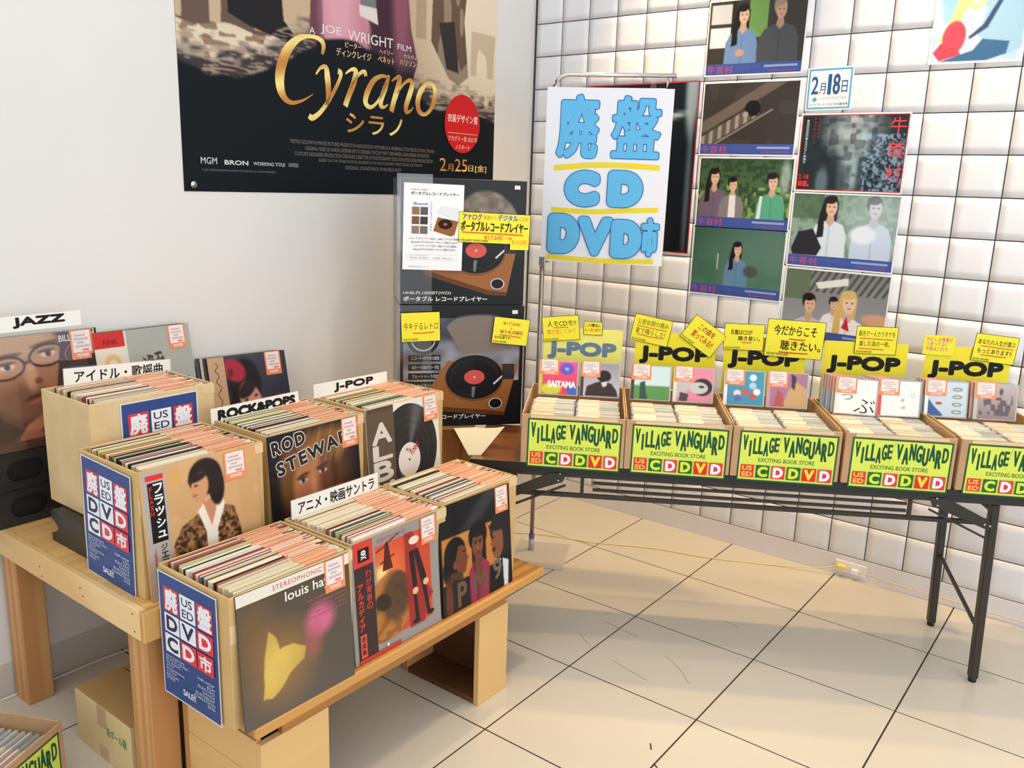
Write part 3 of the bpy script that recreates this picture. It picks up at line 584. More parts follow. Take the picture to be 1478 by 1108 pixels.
p.art(a_crowd, .40, .24, .72, .42, 40, 20); p.text('MELODY', .34, .53, .93, .66, (56, 54, 52), 0.008); price_tag(p, .76, .0, .95, .24)
cover('display_record', p, frame((0.085, -2.268, ZR+.2035), 90, 10), 'grey record cover with dark serif title, propped at the wall behind the raised box')
for k in range(3):
    q = Pr(SQ, SQ, (60, 56, 54)); q.rect(0, 0, 1, 1, ((60, 54, 52), (196, 180, 150), (50, 48, 50))[k])
    cover('display_record', q, frame((0.078-0.006*k, -2.276-0.006*k, ZR+.2035), 90, 10), ('first dark record tucked behind the grey cover at the wall', 'tan record second behind the grey cover at the wall', 'black record third behind the grey cover at the wall')[k])
p = Pr(SQ, SQ, (60, 50, 60)); p.rect(0, 0, 1, 1, (48, 50, 62))
def a_unique(U, V):
    im = GR(U, V, (66, 66, 80), (38, 40, 50)); im = BL(im, EL(U, V, .28, .30, .26, .26, .2), (34, 26, 32)); im = BL(im, EL(U, V, .14, .16, .18, .12, .3, 20)*(.5+.5*(N(U, V, 12, 12, 2) > .4)), (168, 44, 62))
    im = BL(im, EL(U, V, .60, .86, .50, .26, .15, 5), (196, 130, 106)); im = BL(im, EL(U, V, .34, .52, .17, .23, .15, -25), (206, 146, 122)); im = BL(im, EL(U, V, .30, .38, .16, .08, .3, -25), (44, 32, 36))
    for cx, cy in ((.27, .50), (.43, .46)): im = BL(im, EL(U, V, cx, cy, .03, .014, .4, -15), (50, 34, 36))
    im = BL(im, EL(U, V, .38, .62, .05, .02, .4, -15), (190, 70, 76)); im = BL(im, EL(U, V, .10, .62, .09, .2, .3), (30, 24, 30)); return im
p.art(a_unique, .2, 0, 1, 1, 60, 72); p.rect(0, 0, .2, 1, (196, 160, 126)); p.stroke([(.09, .06), (.12, .10), (.08, .14), (.12, .20), (.08, .26), (.13, .33), (.08, .40), (.12, .47), (.08, .55), (.12, .62)], .003, (84, 60, 50))
p.text('UNIQUE', .50, .66, 1.0, .76, (232, 224, 220), 0.006, rot=32); price_tag(p, .72, .0, .93, .26)
cover('display_record', p, frame((0.110, -1.900, ZR+.0795), 90, 13, 2), 'record cover with a reclining woman, propped at the wall behind the rock box')
for k in range(3):
    q = Pr(SQ, SQ, (70, 66, 66)); q.rect(0, 0, 1, 1, ((70, 64, 62), (196, 190, 180), (84, 84, 90))[k])
    cover('display_record', q, frame((0.102-0.007*k, -1.908-0.010*k, ZR+.0795), 90, 13, 2), ('dark record just behind the reclining-woman cover', 'pale-edged record second behind the reclining-woman cover', 'grey record third behind the reclining-woman cover')[k])

def genre(M, w, h, txt, box_, label, bold=0.085, clear=None):
    p = Pr(w, h, (236, 232, 222)); p.rect(0, 0, 1, 1, (238, 235, 226)); u0, v0, u1, v1 = box_; p.text(txt, u0, v0, u1, v1, (30, 28, 28), bold)
    o = p.build('genre_card', M, PG, 0.0012); tag(o, label, 'sign', 'genre cards standing in the record boxes')
    if clear: box('clear_divider', CLEAR, (-0.002, w+0.008, 0.0014, 0.0022, clear, h+0.004), o)
    return o
genre(frame((0.092, -2.652, 1.124), 90, 3, 0), 0.324, 0.043, 'JAZZ', (.42, .10, .86, .82), 'white JAZZ card above the bespectacled-face record cover', clear=-0.334)
genre(frame((0.186, -2.436, 0.972), 90, 3, 3), 0.324, 0.050, 'アイドル・歌謡曲', (.09, .16, .92, .86), 'white card with Japanese idol-song lettering in the raised record box', 0.03, clear=-0.20)
genre(frame((0.498, -2.182, 0.870), 90, 2, 0), 0.310, 0.046, 'ROCK&POPS', (.07, .16, .96, .86), 'white ROCK&POPS card standing in its record box', clear=-0.20)
genre(frame((0.498, -1.812, 0.880), 90, 2, 1), 0.322, 0.046, 'J-POP', (.26, .14, .80, .84), 'white J-POP card standing in the record box near the folding table', clear=-0.20)
genre(frame((0.842, -2.180, 0.674), 90, 2, 0), 0.315, 0.054, 'アニメ・映画サントラ', (.07, .16, .95, .84), 'white card with Japanese anime and film soundtrack lettering in the middle bench box', 0.03, clear=-0.20)

# ------------------------------------------------------------------ blue used-disc sheets
BLU = (48, 72, 128); NAV = (40, 50, 84)
def blue_sheet(w, h, full=True):
    p = Pr(w, h, (220, 220, 224)); p.rect(0.015, 0.01, .985, .99, (52, 76, 134)); k = 1.0 if full else h and 1.0
    def cell(u0, v0, u1, v1, bg, t, fg, bold=.05):
        p.rect(u0, v0, u1, v1, bg); du = (u1-u0)*.12; dv = (v1-v0)*.10; p.text(t, u0+du, v0+dv, u1-du, v1-dv, fg, bold)
    return p, cell
p, cell = blue_sheet(0.230, 0.315)
R2 = (222, 62, 66); WH = (236, 238, 244)
def red_outline(t, u0, v0, u1, v1):
    p.rect(u0-.012, v0, u1+.012, v1, R2); p.text(t, u0, v0+.006, u1, v1-.006, WH, .045)
def sheet_body(p, cell, sc=1.0):
    global R2
    red_outline('廃', .10, .105*sc, .33, .30*sc); cell(.375, .105*sc, .635, .30*sc, WH, 'US\nED', NAV, .02); red_outline('盤', .68, .105*sc, .91, .30*sc)
sheet_body(p, cell)
cell(.09, .315, .345, .465, WH, 'D', NAV); cell(.365, .315, .635, .465, WH, 'V', NAV); cell(.655, .315, .925, .465, R2, 'D', WH)
cell(.09, .480, .345, .630, WH, 'C', NAV); cell(.365, .480, .635, .630, R2, 'D', WH); cell(.655, .480, .925, .630, R2, '市', WH, .04)
for k, t_ in enumerate(('ROCK&POPS', 'BLACK MUSIC', 'CLASSIC', 'JAZZ', 'BOSSANOVA', 'J-POP', 'REGGAE', 'MOOD')): p.text(t_, .09, .655+.026*k, .09+.036*len(t_), .673+.026*k, (206, 212, 226), 0)
for k, t_ in enumerate(('HIP-HOP', 'EDM', 'ELECTRO', 'DANCE', 'EUROBEAT', 'ANIMATION', 'DVD')): p.text(t_, .925-.040*len(t_), .685+.031*k, .925, .706+.031*k, (206, 212, 226), 0)
p.text('SALE!!', .38, .865, .60, .915, (232, 236, 244), 0.02)
sm_ = p.mesh('sale_sheet', PF, 0.0006)
def sheet(parent, M, label):
    o = D.objects.new('sale_sheet', sm_); link(o, parent, M); o['label'] = label; return o
def sideM(x, y, z, roll=0): # on the near (-Y) side of a record box, in its local frame
    return Matrix.Translation((x, y, z)) @ Matrix.Rotation(math.radians(-90), 4, 'Z') @ Matrix.Rotation(math.radians(roll), 4, 'Y')
sheet(bx1, sideM(-0.0055, 0.268, -0.004, 0), 'blue and red used-disc sale sheet')
sheet(bx4, sideM(-0.0055, 0.262, 0.001, 2), 'blue and red used-disc sale sheet')
# idol-box sheet is turned to the front of the box
sheet(bx7, Matrix.Translation((0.082, -0.0015, -0.006)), 'blue and red used-disc sale sheet')

# ------------------------------------------------------------------ folding table
TA = 31.27; P0 = (2.130, -0.657)
TF = frame((P0[0], P0[1], 0), TA)
ft = empty('folding_table', TF, 'long folding table with walnut top and black steel legs before the tiled wall', 'table')
UL, UR, ZT = -1.512, 0.335, 0.672
box('tabletop', WALNUT, (UL+.003, UR-.003, -0.007, 0.427, 0.650, ZT), ft, bev=0.001)
bm = bmesh.new()
for q in ((UL, UR, -0.010, -0.0072, 0.645, ZT-.0005), (UL, UR, 0.4272, 0.430, 0.645, ZT-.0005), (UL, UL+.0028, -.007, .427, .645, ZT-.0005), (UR-.0028, UR, -.007, .427, .645, ZT-.0005)): add_box(bm, q)
bm_obj('edge_band', bm, BLKE, ft)
for n0 in (0.0, 0.402): box('apron_rail', BLKM, (UL+.06, UR-.06, n0, n0+.018, 0.626, 0.6495), ft, bev=0.002)
for u0 in (UL+.06, UR-.078): box('apron_rail', BLKM, (u0, u0+.018, .0185, .4015, 0.626, 0.6495), ft, bev=0.002)
for s_, ul in ((1, 0.170), (-1, -1.395)):
    for n0 in (0.006, 0.384):
        lg = bar('leg', BLKM, (ul, n0+.012, 0.625), (ul+.022*s_, n0+.012, 0.014), 0.030, 0.026, ft, 0.003)
        tube('foot_cap', BLKE, [(ul+.022*s_, n0+.012, 0.0), (ul+.022*s_, n0+.012, 0.016)], 0.013, lg, n=12)
    bar('cross_stay', BLKM, (ul+.015*s_, 0.022, 0.185), (ul+.013*s_, 0.392, 0.290), 0.010, 0.010, ft)
    bar('cross_stay', BLKM, (ul, 0.022, 0.600), (ul, 0.392, 0.600), 0.016, 0.010, ft)
    up = ul-0.185*s_
    for n0 in (0.0, 0.400):
        br = prism('brace_plate', BLKM, [(up-.022*s_, .636), (up+.030*s_, .640), (up+.172*s_, .572), (up+.172*s_, .540), (up-.010*s_, .610)], n0-.004, n0-.0008, ft)
        bar('brace_rod', BLKM, (up-.02*s_, n0-.006, .600), (up+.170*s_, n0-.006, .513), 0.010, 0.006, br)
        for a, c in ((0, .637), (0.005, .613), (.172, .556), (.155, .560)): tube('rivet', CHROME, [(up+a*s_, n0-.0065, c), (up+a*s_, n0-.0040, c)], 0.0035, br, n=10)
    box('strut', BLKM, (up+(-.075*s_)-.006, up+(-.075*s_)+.006, 0.001, 0.013, 0.562, 0.6255), ft, bev=.001)
box('lower_rail', BLKM, (-1.355, 0.150, 0.002, 0.016, 0.555, 0.5695), ft, bev=.002)
for n0, z in ((0.008, .609), (0.008, .5855)): bar('shelf_rod', BLKM, (-1.10, n0, z), (-0.10, n0, z), 0.009, 0.009, ft)

# --- CD boxes
def village(w=0.305, h=0.165):
    p = Pr(w, h, (44, 92, 60)); p.rect(.018, .03, .982, .97, (214, 228, 92)); G = (34, 84, 56)
    xs = .035
    def word(s_, x, wd, offs):
        n = len(s_); 
        for k, ch in enumerate(s_):
            cw = wd/n; o1, o2 = offs[k]; ww = cw*(.42 if ch == 'I' else .98)
            l0 = p.l; p.text(ch, x+cw*k+(cw-ww)/2, .08+o1*1.15, x+cw*k+(cw-ww)/2+ww*.99, .10+o2*1.08, G, 0.030); p.l = l0
        p.l += 3
    word('VILLAGE', .035, .375, [(0, .27), (.09, .38), (.05, .33), (.02, .33), (.08, .36), (.02, .30), (.02, .27)])
    p.line(.385, .46, .43, .05, .0008, (120, 130, 70))
    word('VANGUARD', .445, .52, [(.0, .27), (.05, .35), (-.02, .27), (.0, .30), (.04, .36), (-.03, .26), (.06, .39), (.02, .28)])
    p.text('EXCITING BOOK STORE', .21, .525, .78, .605, (50, 92, 62), 0.004)
    c = [(R2, 'US\nED', (236, 220, 70), .02), ((34, 106, 60), 'C', (222, 226, 60), .06), (R2, 'D', WH, .06), ((34, 106, 60), 'D', (222, 226, 60), .06), ((220, 50, 44), 'V', (236, 220, 70), .06), (R2, 'D', WH, .06)]
    for k, (bg, t_, fg, bo) in enumerate(c):
        u = .035+.158*k; p.rect(u, .67, u+.14, .93, bg); p.text(t_, u+.018, .695, u+.122, .905, fg, bo)
    return p.mesh('shop_sheet', PG, 0.0006)
VM = village()
def case_mesh(c_spine, c_in):
    vs = []; fs = []; cs = []
    def bx(x0, x1, y0, y1, z0, z1, c):
        n = len(vs); vs.extend([(x0, y0, z0), (x1, y0, z0), (x1, y1, z0), (x0, y1, z0), (x0, y0, z1), (x1, y0, z1), (x1, y1, z1), (x0, y1, z1)])
        fs.extend([tuple(n+i for i in f) for f in ((0, 3, 2, 1), (4, 5, 6, 7), (0, 1, 5, 4), (1, 2, 6, 5), (2, 3, 7, 6), (3, 0, 4, 7))]); cs.extend([lin(c)]*8)
    bx(0, .142, 0, .0016, 0, .125, (206, 206, 196)); bx(0.001, .141, .0018, .0034, .001, .124, c_in); bx(0, .142, .0036, .0098, 0, .124, c_spine)
    me = D.meshes.new('cd_case'); me.from_pydata(vs, [], fs)
    at = me.color_attributes.new('Col', 'FLOAT_COLOR', 'POINT'); at.data.foreach_set('color', np.concatenate([np.array(cs), np.ones((len(cs), 1))], 1).ravel().astype(np.float32))
    me.materials.append(PG); return me
CM = [case_mesh(a, b_) for a, b_ in (((214, 212, 198), (230, 226, 210)), ((206, 206, 194), (240, 234, 220)), ((216, 212, 196), (60, 70, 120)), ((200, 198, 188), (50, 46, 46)), ((220, 218, 202), (224, 218, 198)), ((150, 148, 140), (196, 90, 70)), ((170, 170, 158), (236, 232, 220)), ((140, 142, 128), (120, 150, 110)), ((160, 156, 144), (226, 184, 70)))]
bm = bmesh.new(); add_box(bm, (0, .072, -.0006, -.0001, .070, .1262)); add_box(bm, (0, .072, -.0006, .0075, .1252, .1262)); cdslip = D.meshes.new('price_slip'); bm.to_mesh(cdslip); bm.free(); cdslip.materials.append(mat('peach_slip', (254, 228, 206), .5))
bm = bmesh.new(); add_box(bm, (0, .072, -.0006, -.0001, .070, .1262)); add_box(bm, (0, .072, -.0006, .0068, .1252, .1262)); cdslip2 = D.meshes.new('price_slip'); bm.to_mesh(cdslip2); bm.free(); cdslip2.materials.append(mat('orange_slip', (246, 198, 162), .5))
CDLAB = ('first', 'second', 'third', 'fourth', 'fifth')
U0 = [-1.342, -1.004, -0.664, -0.318, 0.030]
def cd_box(i):
    M = TF @ Matrix.Translation((U0[i], -0.014, ZT+.0005)); od = ('leftmost', 'second from the left', 'middle', 'second from the right', 'rightmost')[i]
    r = open_box('cd_box', M, 0.336, 0.455, 0.166, '%s of the five open CD boxes on the folding table' % od, 'box', 'cardboard CD boxes on the folding table', m=CARDB, t=0.004, base=0.026, tape=False, lips=False)
    bx_ = box('fold_strip', CARD, (0.0005, 0.0035, 0.02, 0.445, 0.1665, 0.1685), r)
    box('fold_strip', CARD, (0.3325, 0.3355, 0.02, 0.445, 0.1665, 0.1685), r)
    o = D.objects.new('shop_sheet', VM); link(o, r, Matrix.Translation((0.020, -0.0012, -0.012)) @ Matrix.Rotation(math.radians(0.5), 4, 'Y')); o['label'] = 'yellow-green shop sheet with green border'
    box('tape', TAPE, (.03, .31, -.0022, -.0019, .1545, .1640), r)
    rs = random.Random(50+i); lab = 'one of the CDs filed in the %s CD box' % od
    for c, x0 in enumerate((0.022, 0.174)):
        for k in range(27):
            ly = 0.008+k*0.01045
            q = D.objects.new('cd_case', rs.choice(CM)); link(q, None, M @ Matrix.Translation((x0+rs.uniform(-.004, .004), ly, 0.0270)) @ Matrix.Rotation(math.radians(rs.uniform(-1.0, 0)), 4, 'X'))
            tag(q, lab, 'cd', 'CDs filed in the %s CD box' % od)
            sl = D.objects.new('price_slip', rs.choice((cdslip, cdslip, cdslip2))); link(sl, q, Matrix.Translation((0.002+rs.uniform(0, .006), 0, 0)))
    return r
for i in range(5): cd_box(i)
def cdcover(u, n, z, art, label, texts=(), lean=9, nx=34, roll=0, back=0, spine=(70, 70, 72)):
    p = Pr(.142, .125, (150, 152, 150)); p.rect(0, 0, 1, 1, (176, 178, 176)); p.rect(0.01, 0.02, .10, .98, spine); p.art(art, .09, .03, .965, .97, nx, nx)
    for a in texts: p.text(*a[:6], **(a[6] if len(a) > 6 else {}))
    price_tag(p, .02, -.02, .50, .42)
    o = p.build('display_cd', TF @ Matrix.Translation((u, n, z)) @ Matrix.Rotation(math.radians(-lean), 4, 'X') @ Matrix.Rotation(math.radians(roll), 4, 'Y'), PF, 0.0098)
    tag(o, label, 'cd', 'display CDs standing in the CD boxes')
    return o
ZC = ZT+.158
def c1(U, V): return BL(BL(BL(BL(GR(U, V, (226, 90, 150), (226, 70, 80)), EL(U, V, .7, .22, .2, .18, .2), (110, 90, 190)), EL(U, V, .25, .85, .3, .18, .3), (206, 206, 70)), EL(U, V, .9, .85, .2, .15, .3), (70, 110, 200)), EL(U, V, .7, .22, .06, .05, .3), (120, 200, 220))
def c2(U, V): return BL(BL(BL(GR(U, V, (150, 148, 156), (196, 196, 202)), PO(U, V, [(.05, 1), (.1, .7), (.35, .58), (.55, .52), (.8, .6), (.95, .8), (1, 1)]), (62, 52, 50)), EL(U, V, .58, .38, .2, .18, .1), (46, 38, 40)), PO(U, V, [(.5, .58), (.68, .52), (.66, .66), (.56, .72)]), (214, 212, 214))
def c3(U, V): return BL(BL(GR(U, V, (196, 220, 226), (206, 226, 220)), sst(.55, .62, V), (96, 150, 84)), PO(U, V, [(.16, 1), (.16, .5), (.3, .45), (.34, .8), (.4, 1)]), (60, 84, 74))
def c4(U, V): return BL(BL(BL(BL(BL(FL(U, (222, 140, 160)), PO(U, V, [(0, 0), (.45, 0), (.4, .6), (0, .9)]), (190, 186, 186)), EL(U, V, .72, .55, .28, .26, .08), (58, 50, 52)), EL(U, V, .62, .58, .26, .18, .1), (196, 194, 196)), EL(U, V, .7, .54, .08, .04, .3), (60, 60, 62)), PO(U, V, [(.1, .72), (.35, .78), (.3, 1), (.08, 1)]), (74, 72, 78))
def c5(U, V):
    im = FL(U, (74, 148, 176))
    for a, b_, c_ in ((.70, .18, (214, 230, 240)), (.70, .42, (176, 206, 226)), (.28, .66, (226, 214, 200)), (.50, .62, (196, 96, 90)), (.72, .72, (206, 84, 76)), (.3, .8, (90, 110, 170)), (.82, .6, (230, 236, 240))): im = BL(im, EL(U, V, a, b_, .10, .10, .2), c_)
    return im
def c6(U, V): return BL(BL(BL(FL(U, (164, 116, 146)), PO(U, V, [(.35, 1), (.5, .5), (.72, .25), (1, .45), (1, 1)]), (196, 160, 110)), PO(U, V, [(.55, 0), (.7, .1), (.66, .5), (.58, .4)]), (60, 54, 56)), PO(U, V, [(.1, 1), (.2, .5), (.35, .6), (.4, 1)]), (176, 84, 84))
def c7(U, V): return FL(U, (238, 236, 232))
def c9(U, V):
    im = GR(U, V, (196, 212, 222), (186, 206, 220)); im = BL(im, PO(U, V, [(0, .5), (.15, .7), (.4, .95), (.4, 1), (0, 1)]), (60, 90, 150))
    for k in range(4): im = BL(im, EL(U, V, .76, .2+.22*k, .13, .055, .2)*1.0, (110, 120, 118)); im = BL(im, EL(U, V, .76, .2+.22*k, .09, .02, .2), (236, 232, 210))
    return BL(im, EL(U, V, .28, .62, .09, .04, .2), (190, 50, 50))
def c10(U, V): return BL(BL(GR(U, V, (186, 172, 170), (140, 128, 128)), (N(U, V, 10, 6, 4) > .5)*PO(U, V, [(.05, .9), (.1, .45), (.9, .3), (.95, .9)]), (96, 88, 92)), EL(U, V, .6, .2, .05, .1, .3), (84, 78, 82))
cdcover(-1.313, .300, ZC, c1, 'pink floral display CD in the leftmost CD box', [('SAITAMA', .22, .58, .94, .78, (244, 240, 240), dict(bold=.05))], spine=(206, 190, 80))
cdcover(-1.165, .300, ZC, c2, 'grey display CD with a dark-suited figure in the leftmost CD box')
cdcover(-0.985, .298, ZC, c3, 'pale blue and green field display CD in the second CD box from the left')
cdcover(-0.836, .298, ZC, c4, 'pink and grey display CD with a tilted face, second CD box from left', spine=(220, 216, 210))
cdcover(-0.660, .296, ZC, c5, 'blue display CD with small cartoon figures in the middle CD box', spine=(230, 230, 226))
cdcover(-0.512, .296, ZC, c6, 'mauve and tan display CD in the middle CD box', spine=(196, 150, 150))
o = cdcover(-0.290, .262, ZC, c7, 'white display CD with a black brush character, second CD box from right', [('ぶ', .46, .55, .96, .94, (60, 54, 52)), ('つ', .16, .44, .42, .60, (60, 54, 52))], roll=1.5, spine=(226, 224, 220))
o = cdcover(-0.146, .262, ZC, c7, 'white display CD with a red strip, second CD box from the right', [('あ', .54, .50, .62, .58, (70, 60, 60)), ('田', .57, .70, .65, .78, (70, 60, 60)), ('ゆ', .76, .30, .88, .50, (200, 206, 196))], spine=(218, 72, 60))
for k in range(5):
    cdcover(-0.297-.006*k, .2745+.0125*k, ZC, c7, ('first', 'second', 'third', 'fourth', 'fifth')[k]+' CD behind the brush-character display CD', nx=2, roll=1.5, spine=random.choice([(180, 200, 214), (200, 190, 160), (150, 160, 170)]))
    cdcover(-0.154-.006*k, .2745+.0125*k, ZC, c7, ('first', 'second', 'third', 'fourth', 'fifth')[k]+' CD behind the red-strip display CD', nx=2, spine=random.choice([(226, 120, 90), (200, 190, 160), (236, 200, 170)]))
cdcover(0.018, .290, ZC, c9, 'pale blue display CD with control panels in the rightmost CD box', spine=(236, 236, 240))
cdcover(0.180, .290, ZC, c10, 'grey display CD with a faded band photo in the rightmost CD box', spine=(190, 186, 180))
for k in range(3):
    cdcover(0.011-.005*k, .3025+.0125*k, ZC, c7, ('first', 'second', 'third')[k]+' CD behind the control-panel display CD', nx=2, spine=(200, 206, 214))
    if k < 2: cdcover(0.172-.005*k, .3025+.0125*k, ZC, c7, ('first', 'second')[k]+' CD behind the faded band display CD', nx=2, spine=(230, 170, 140))

# --- yellow J-POP divider cards and hand-written cards
YE = (238, 224, 60)
def jpop(u, z, w, h, label, pale=False, tr=0.0, drop=0):
    bg = (238, 230, 120) if pale else (238, 222, 56); fg = (104, 128, 150) if pale else (30, 30, 28)
    p = Pr(w, h, bg); p.rect(0, 0, 1, 1, bg); p.text('J-POP', .055, .235, .93, .562, fg, .085)
    o = p.build('divider_card', TF @ Matrix.Translation((u, 0.428, z)) @ Matrix.Rotation(math.radians(tr), 4, 'Y'), PG, 0.0012)
    tag(o, label, 'sign', 'yellow J-POP cards behind the CDs'); return o
JU = [-1.309, -0.972, -0.652, -0.302, 0.048]
JL = ('pale washed-out yellow J-POP card in the leftmost CD box', 'yellow J-POP card in the second CD box from the left', 'yellow J-POP card in the middle CD box', 'yellow J-POP card in the second CD box from the right', 'yellow J-POP card in the rightmost CD box')
for i in range(5): jpop(JU[i], 0.845, 0.290, 0.210, JL[i], pale=(i == 0))
def card(C, w, h, rot, lines, label, n=0.424, parent=None, M=None, border=True, bg=(240, 228, 62), foot=True):
    p = Pr(w, h, (40, 40, 30)); b_ = .0018 if border else 0; p.rect(b_/w, b_/h, 1-b_/w, 1-b_/h, bg)
    for ln in lines: 
        if ln[0] == '_': p.stroke([(ln[1], ln[2]), ((ln[1]+ln[3])/2, ln[2]+.01), (ln[3], ln[4])], h*.035, (222, 74, 44), sub=2)
        else: p.text(ln[0], ln[1], ln[2], ln[3], ln[4], ln[5], ln[6] if len(ln) > 6 else .012)
    if foot: p.text('VILLAGE VANGUARD', .04, .88, .42, .95, (80, 76, 40), 0.01)
    M = M or (TF @ Matrix.Translation((C[0], n, C[1])) @ Matrix.Rotation(math.radians(-rot), 4, 'Y') @ Matrix.Translation((-w/2, 0, -h/2)))
    o = p.build('handwritten_card', M, PG, 0.001, parent)
    if parent: o['label'] = label
    else: tag(o, label, 'card', 'yellow hand-written cards above the CD boxes')
    return o
RR = (214, 70, 50)
card((-1.247, 1.053), .136, .092, 6, [('人モCDモ!!', .14, .18, .92, .42, K, .015), ('_', .3, .46, .7, .46), ('聴き直してみて', .12, .52, .9, .72, (230, 150, 60)), ], 'yellow card reading CD in marker above the pale J-POP card')
card((-1.129, 1.059), .069, .050, 0, [('この機会に', .1, .14, .9, .42, K, .02), ('いかが?', .1, .48, .9, .76, (190, 40, 30), .02)], 'smallest yellow card above the pale J-POP card', foot=False)
card((-0.918, 1.062), .139, .098, -10, [('公家休期の積み', .1, .14, .92, .36, (90, 90, 40), .008), ('_', .1, .42, .9, .42), ('家で晴らした!', .1, .48, .88, .70, (90, 90, 40), .008), ('_', .15, .74, .85, .72)], 'yellow tilted card at the left of the second J-POP card')
card((-0.731, 1.050), .137, .100, -34, [('この曲を', .25, .16, .75, .40, (176, 40, 34), .025), ('買ってみる!!', .2, .48, .85, .74, (200, 50, 40), .025)], 'yellow card turned like a diamond between the second and third J-POP cards', n=0.421)
card((-0.587, 1.054), .142, .096, 0, [('名盤はCDが', .16, .22, .7, .42, K, .02), ('聴き易い。', .35, .46, .9, .64, K, .02), ('_', .45, .70, .7, .70)], 'yellow card at the top left of the third J-POP card', n=0.421)
card((-0.409, 1.055), .203, .136, -2, [('今だからこそ', .12, .14, .86, .42, K, .02), ('_', .4, .50, .68, .50), ('聴きたい。', .26, .54, .96, .80, K, .02), ('_', .25, .86, .75, .86)], 'largest yellow hand-written card, in front of the third J-POP card', n=0.418)
card((-0.127, 1.064), .143, .100, 0, [('車内で一人カラオケを', .06, .16, .94, .38, (80, 76, 30), .01), ('_', .1, .44, .9, .46), ('楽しむ為の一枚。', .1, .52, .84, .72, (80, 76, 30), .01), ('_', .1, .80, .7, .82)], 'yellow framed card on the fourth J-POP card from the left', n=0.424)
card((0.088, 1.058), .106, .070, -1, [('わたしの青春が\nつまってる!!\n今夜はこれで', .08, .10, .92, .80, (206, 90, 130), .02)], 'small unframed yellow card with pink writing on the rightmost J-POP card', border=False, foot=False)
card((0.277, 1.054), .146, .098, -5, [('あなたの人生が選ぶ', .08, .18, .94, .38, K, .015), ('_', .15, .44, .92, .46), ('もっとあります!!', .1, .52, .9, .70, K, .015), ('_', .2, .76, .8, .76)], 'yellow framed card at the top right of the rightmost J-POP card')

# ------------------------------------------------------------------ record-player cartons
TT = frame((0.418, -1.348, 0.6728), 49.8)
def player_art(U, V):
    im = GR(U, V, (40, 44, 52), (30, 28, 30)); return im
def player_print(w, h, upper):
    p = Pr(w, h, (24, 24, 26)); p.rect(0, 0, 1, 1, (26, 27, 29))
    if upper:
        p.art(lambda U, V: BL(FL(U, (26, 27, 29)), EL(U, V, .5, 1.0, .5, .95, .04), FL(U, (120, 108, 96))+((N(U, V, 16, 10, 3)-.5)*60)[..., None]), .36, .06, .99, .52, 40, 24)
        p.art(lambda U, V: BL(FL(U, (26, 27, 29)), EL(U, V, .5, 1.0, .5, .95, .02)*0+PO(U, V, [(0, 0), (1, 0), (1, 1), (0, 1)])*0, (0, 0, 0)), .0, .0, .01, .01, 1, 1)
    else:
        p.art(lambda U, V: GR(U, V, (70, 72, 84), (150, 148, 150))+((N(U, V, 10, 7, 5)-.5)*70)[..., None], .02, .10, .97, .62, 40, 24)
        p.poly([(.36, .17), (.46, .09), (.70, .07), (.93, .12), (.90, .36), (.50, .40)], (124, 112, 102)); p.stroke([(.36, .17), (.46, .095), (.70, .075), (.93, .12)], .006, (70, 78, 88))
        p.ell(.18, .27, .13, .13, (34, 34, 38)); p.ell(.18, .27, .10, .10, (200, 196, 190)); p.ell(.18, .27, .09, .09, (46, 46, 50))
        for k, t_ in enumerate(('レコード→デジタル録音', 'SDカード/USBメモリー対応', 'ブルートゥース対応', 'オートリターン機能')):
            p.rect(.06, .40+.075*k, .32, .455+.075*k, (28, 28, 30)); p.text(t_, .09, .412+.075*k, .31, .443+.075*k, (214, 210, 206), 0.0)
    k = 0.0 if upper else .10
    # wooden player in perspective
    p.poly([(.20, .70+k*.3), (.38, .42+k*.3), (.96, .40+k*.9), (.86, .90-k*.1), (.70, .88-k*.1), (.18, .72+k)], (150, 96, 52)); p.poly([(.18, .72+k), (.70, .88-k*.1), (.86, .90-k*.1), (.86, .93-k*.1), (.70, .92-k*.1), (.18, .76+k)], (96, 58, 32))
    cx, cy = .60, .56+k*.3
    p.ell(cx, cy+.01, .245, .195, (120, 74, 40)); p.ell(cx, cy, .235, .185, (20, 20, 22)); p.ell(cx, cy, .20, .155, (34, 34, 36)); p.ell(cx, cy, .19, .147, (20, 20, 22)); p.ell(cx, cy, .085, .06, (206, 84, 76)); p.ell(cx, cy, .008, .007, (230, 226, 220), 10)
    p.poly([(cx-.02, cy+.08), (cx+.01, cy+.08), (cx+.0, cy+.17), (cx-.02, cy+.17)], (110, 112, 116))
    p.stroke([(cx+.28, cy-.05), (cx+.16, cy+.06)], .006, (210, 210, 210)); p.rect(cx+.23, cy-.11, cx+.33, cy+.02, (40, 42, 46)); p.ell(.78, .83-k*.15, .058, .046, (210, 206, 200)); p.ell(.78, .83-k*.15, .050, .040, (24, 24, 26)); p.ell(.30, .70+k*.6, .04, .02, (200, 200, 196)); p.ell(.30, .70+k*.6, .033, .015, (30, 28, 28))
    if upper:
        p.text('HNB-PL1000BT(WD)', .02, .895, .40, .925, (220, 218, 214), 0.0); p.text('ポータブル レコードプレイヤー', .02, .935, .70, .975, (230, 228, 224), 0.03)
    else: p.text('ポータブル レコードプレイヤー', .04, .900, .70, .940, (226, 224, 220), 0.03); p.text('HNB-PL1000BT', .04, .87, .34, .89, (210, 206, 200), 0.0)
    p.rect(.90, .035, .945, .065, (226, 222, 214)); return p
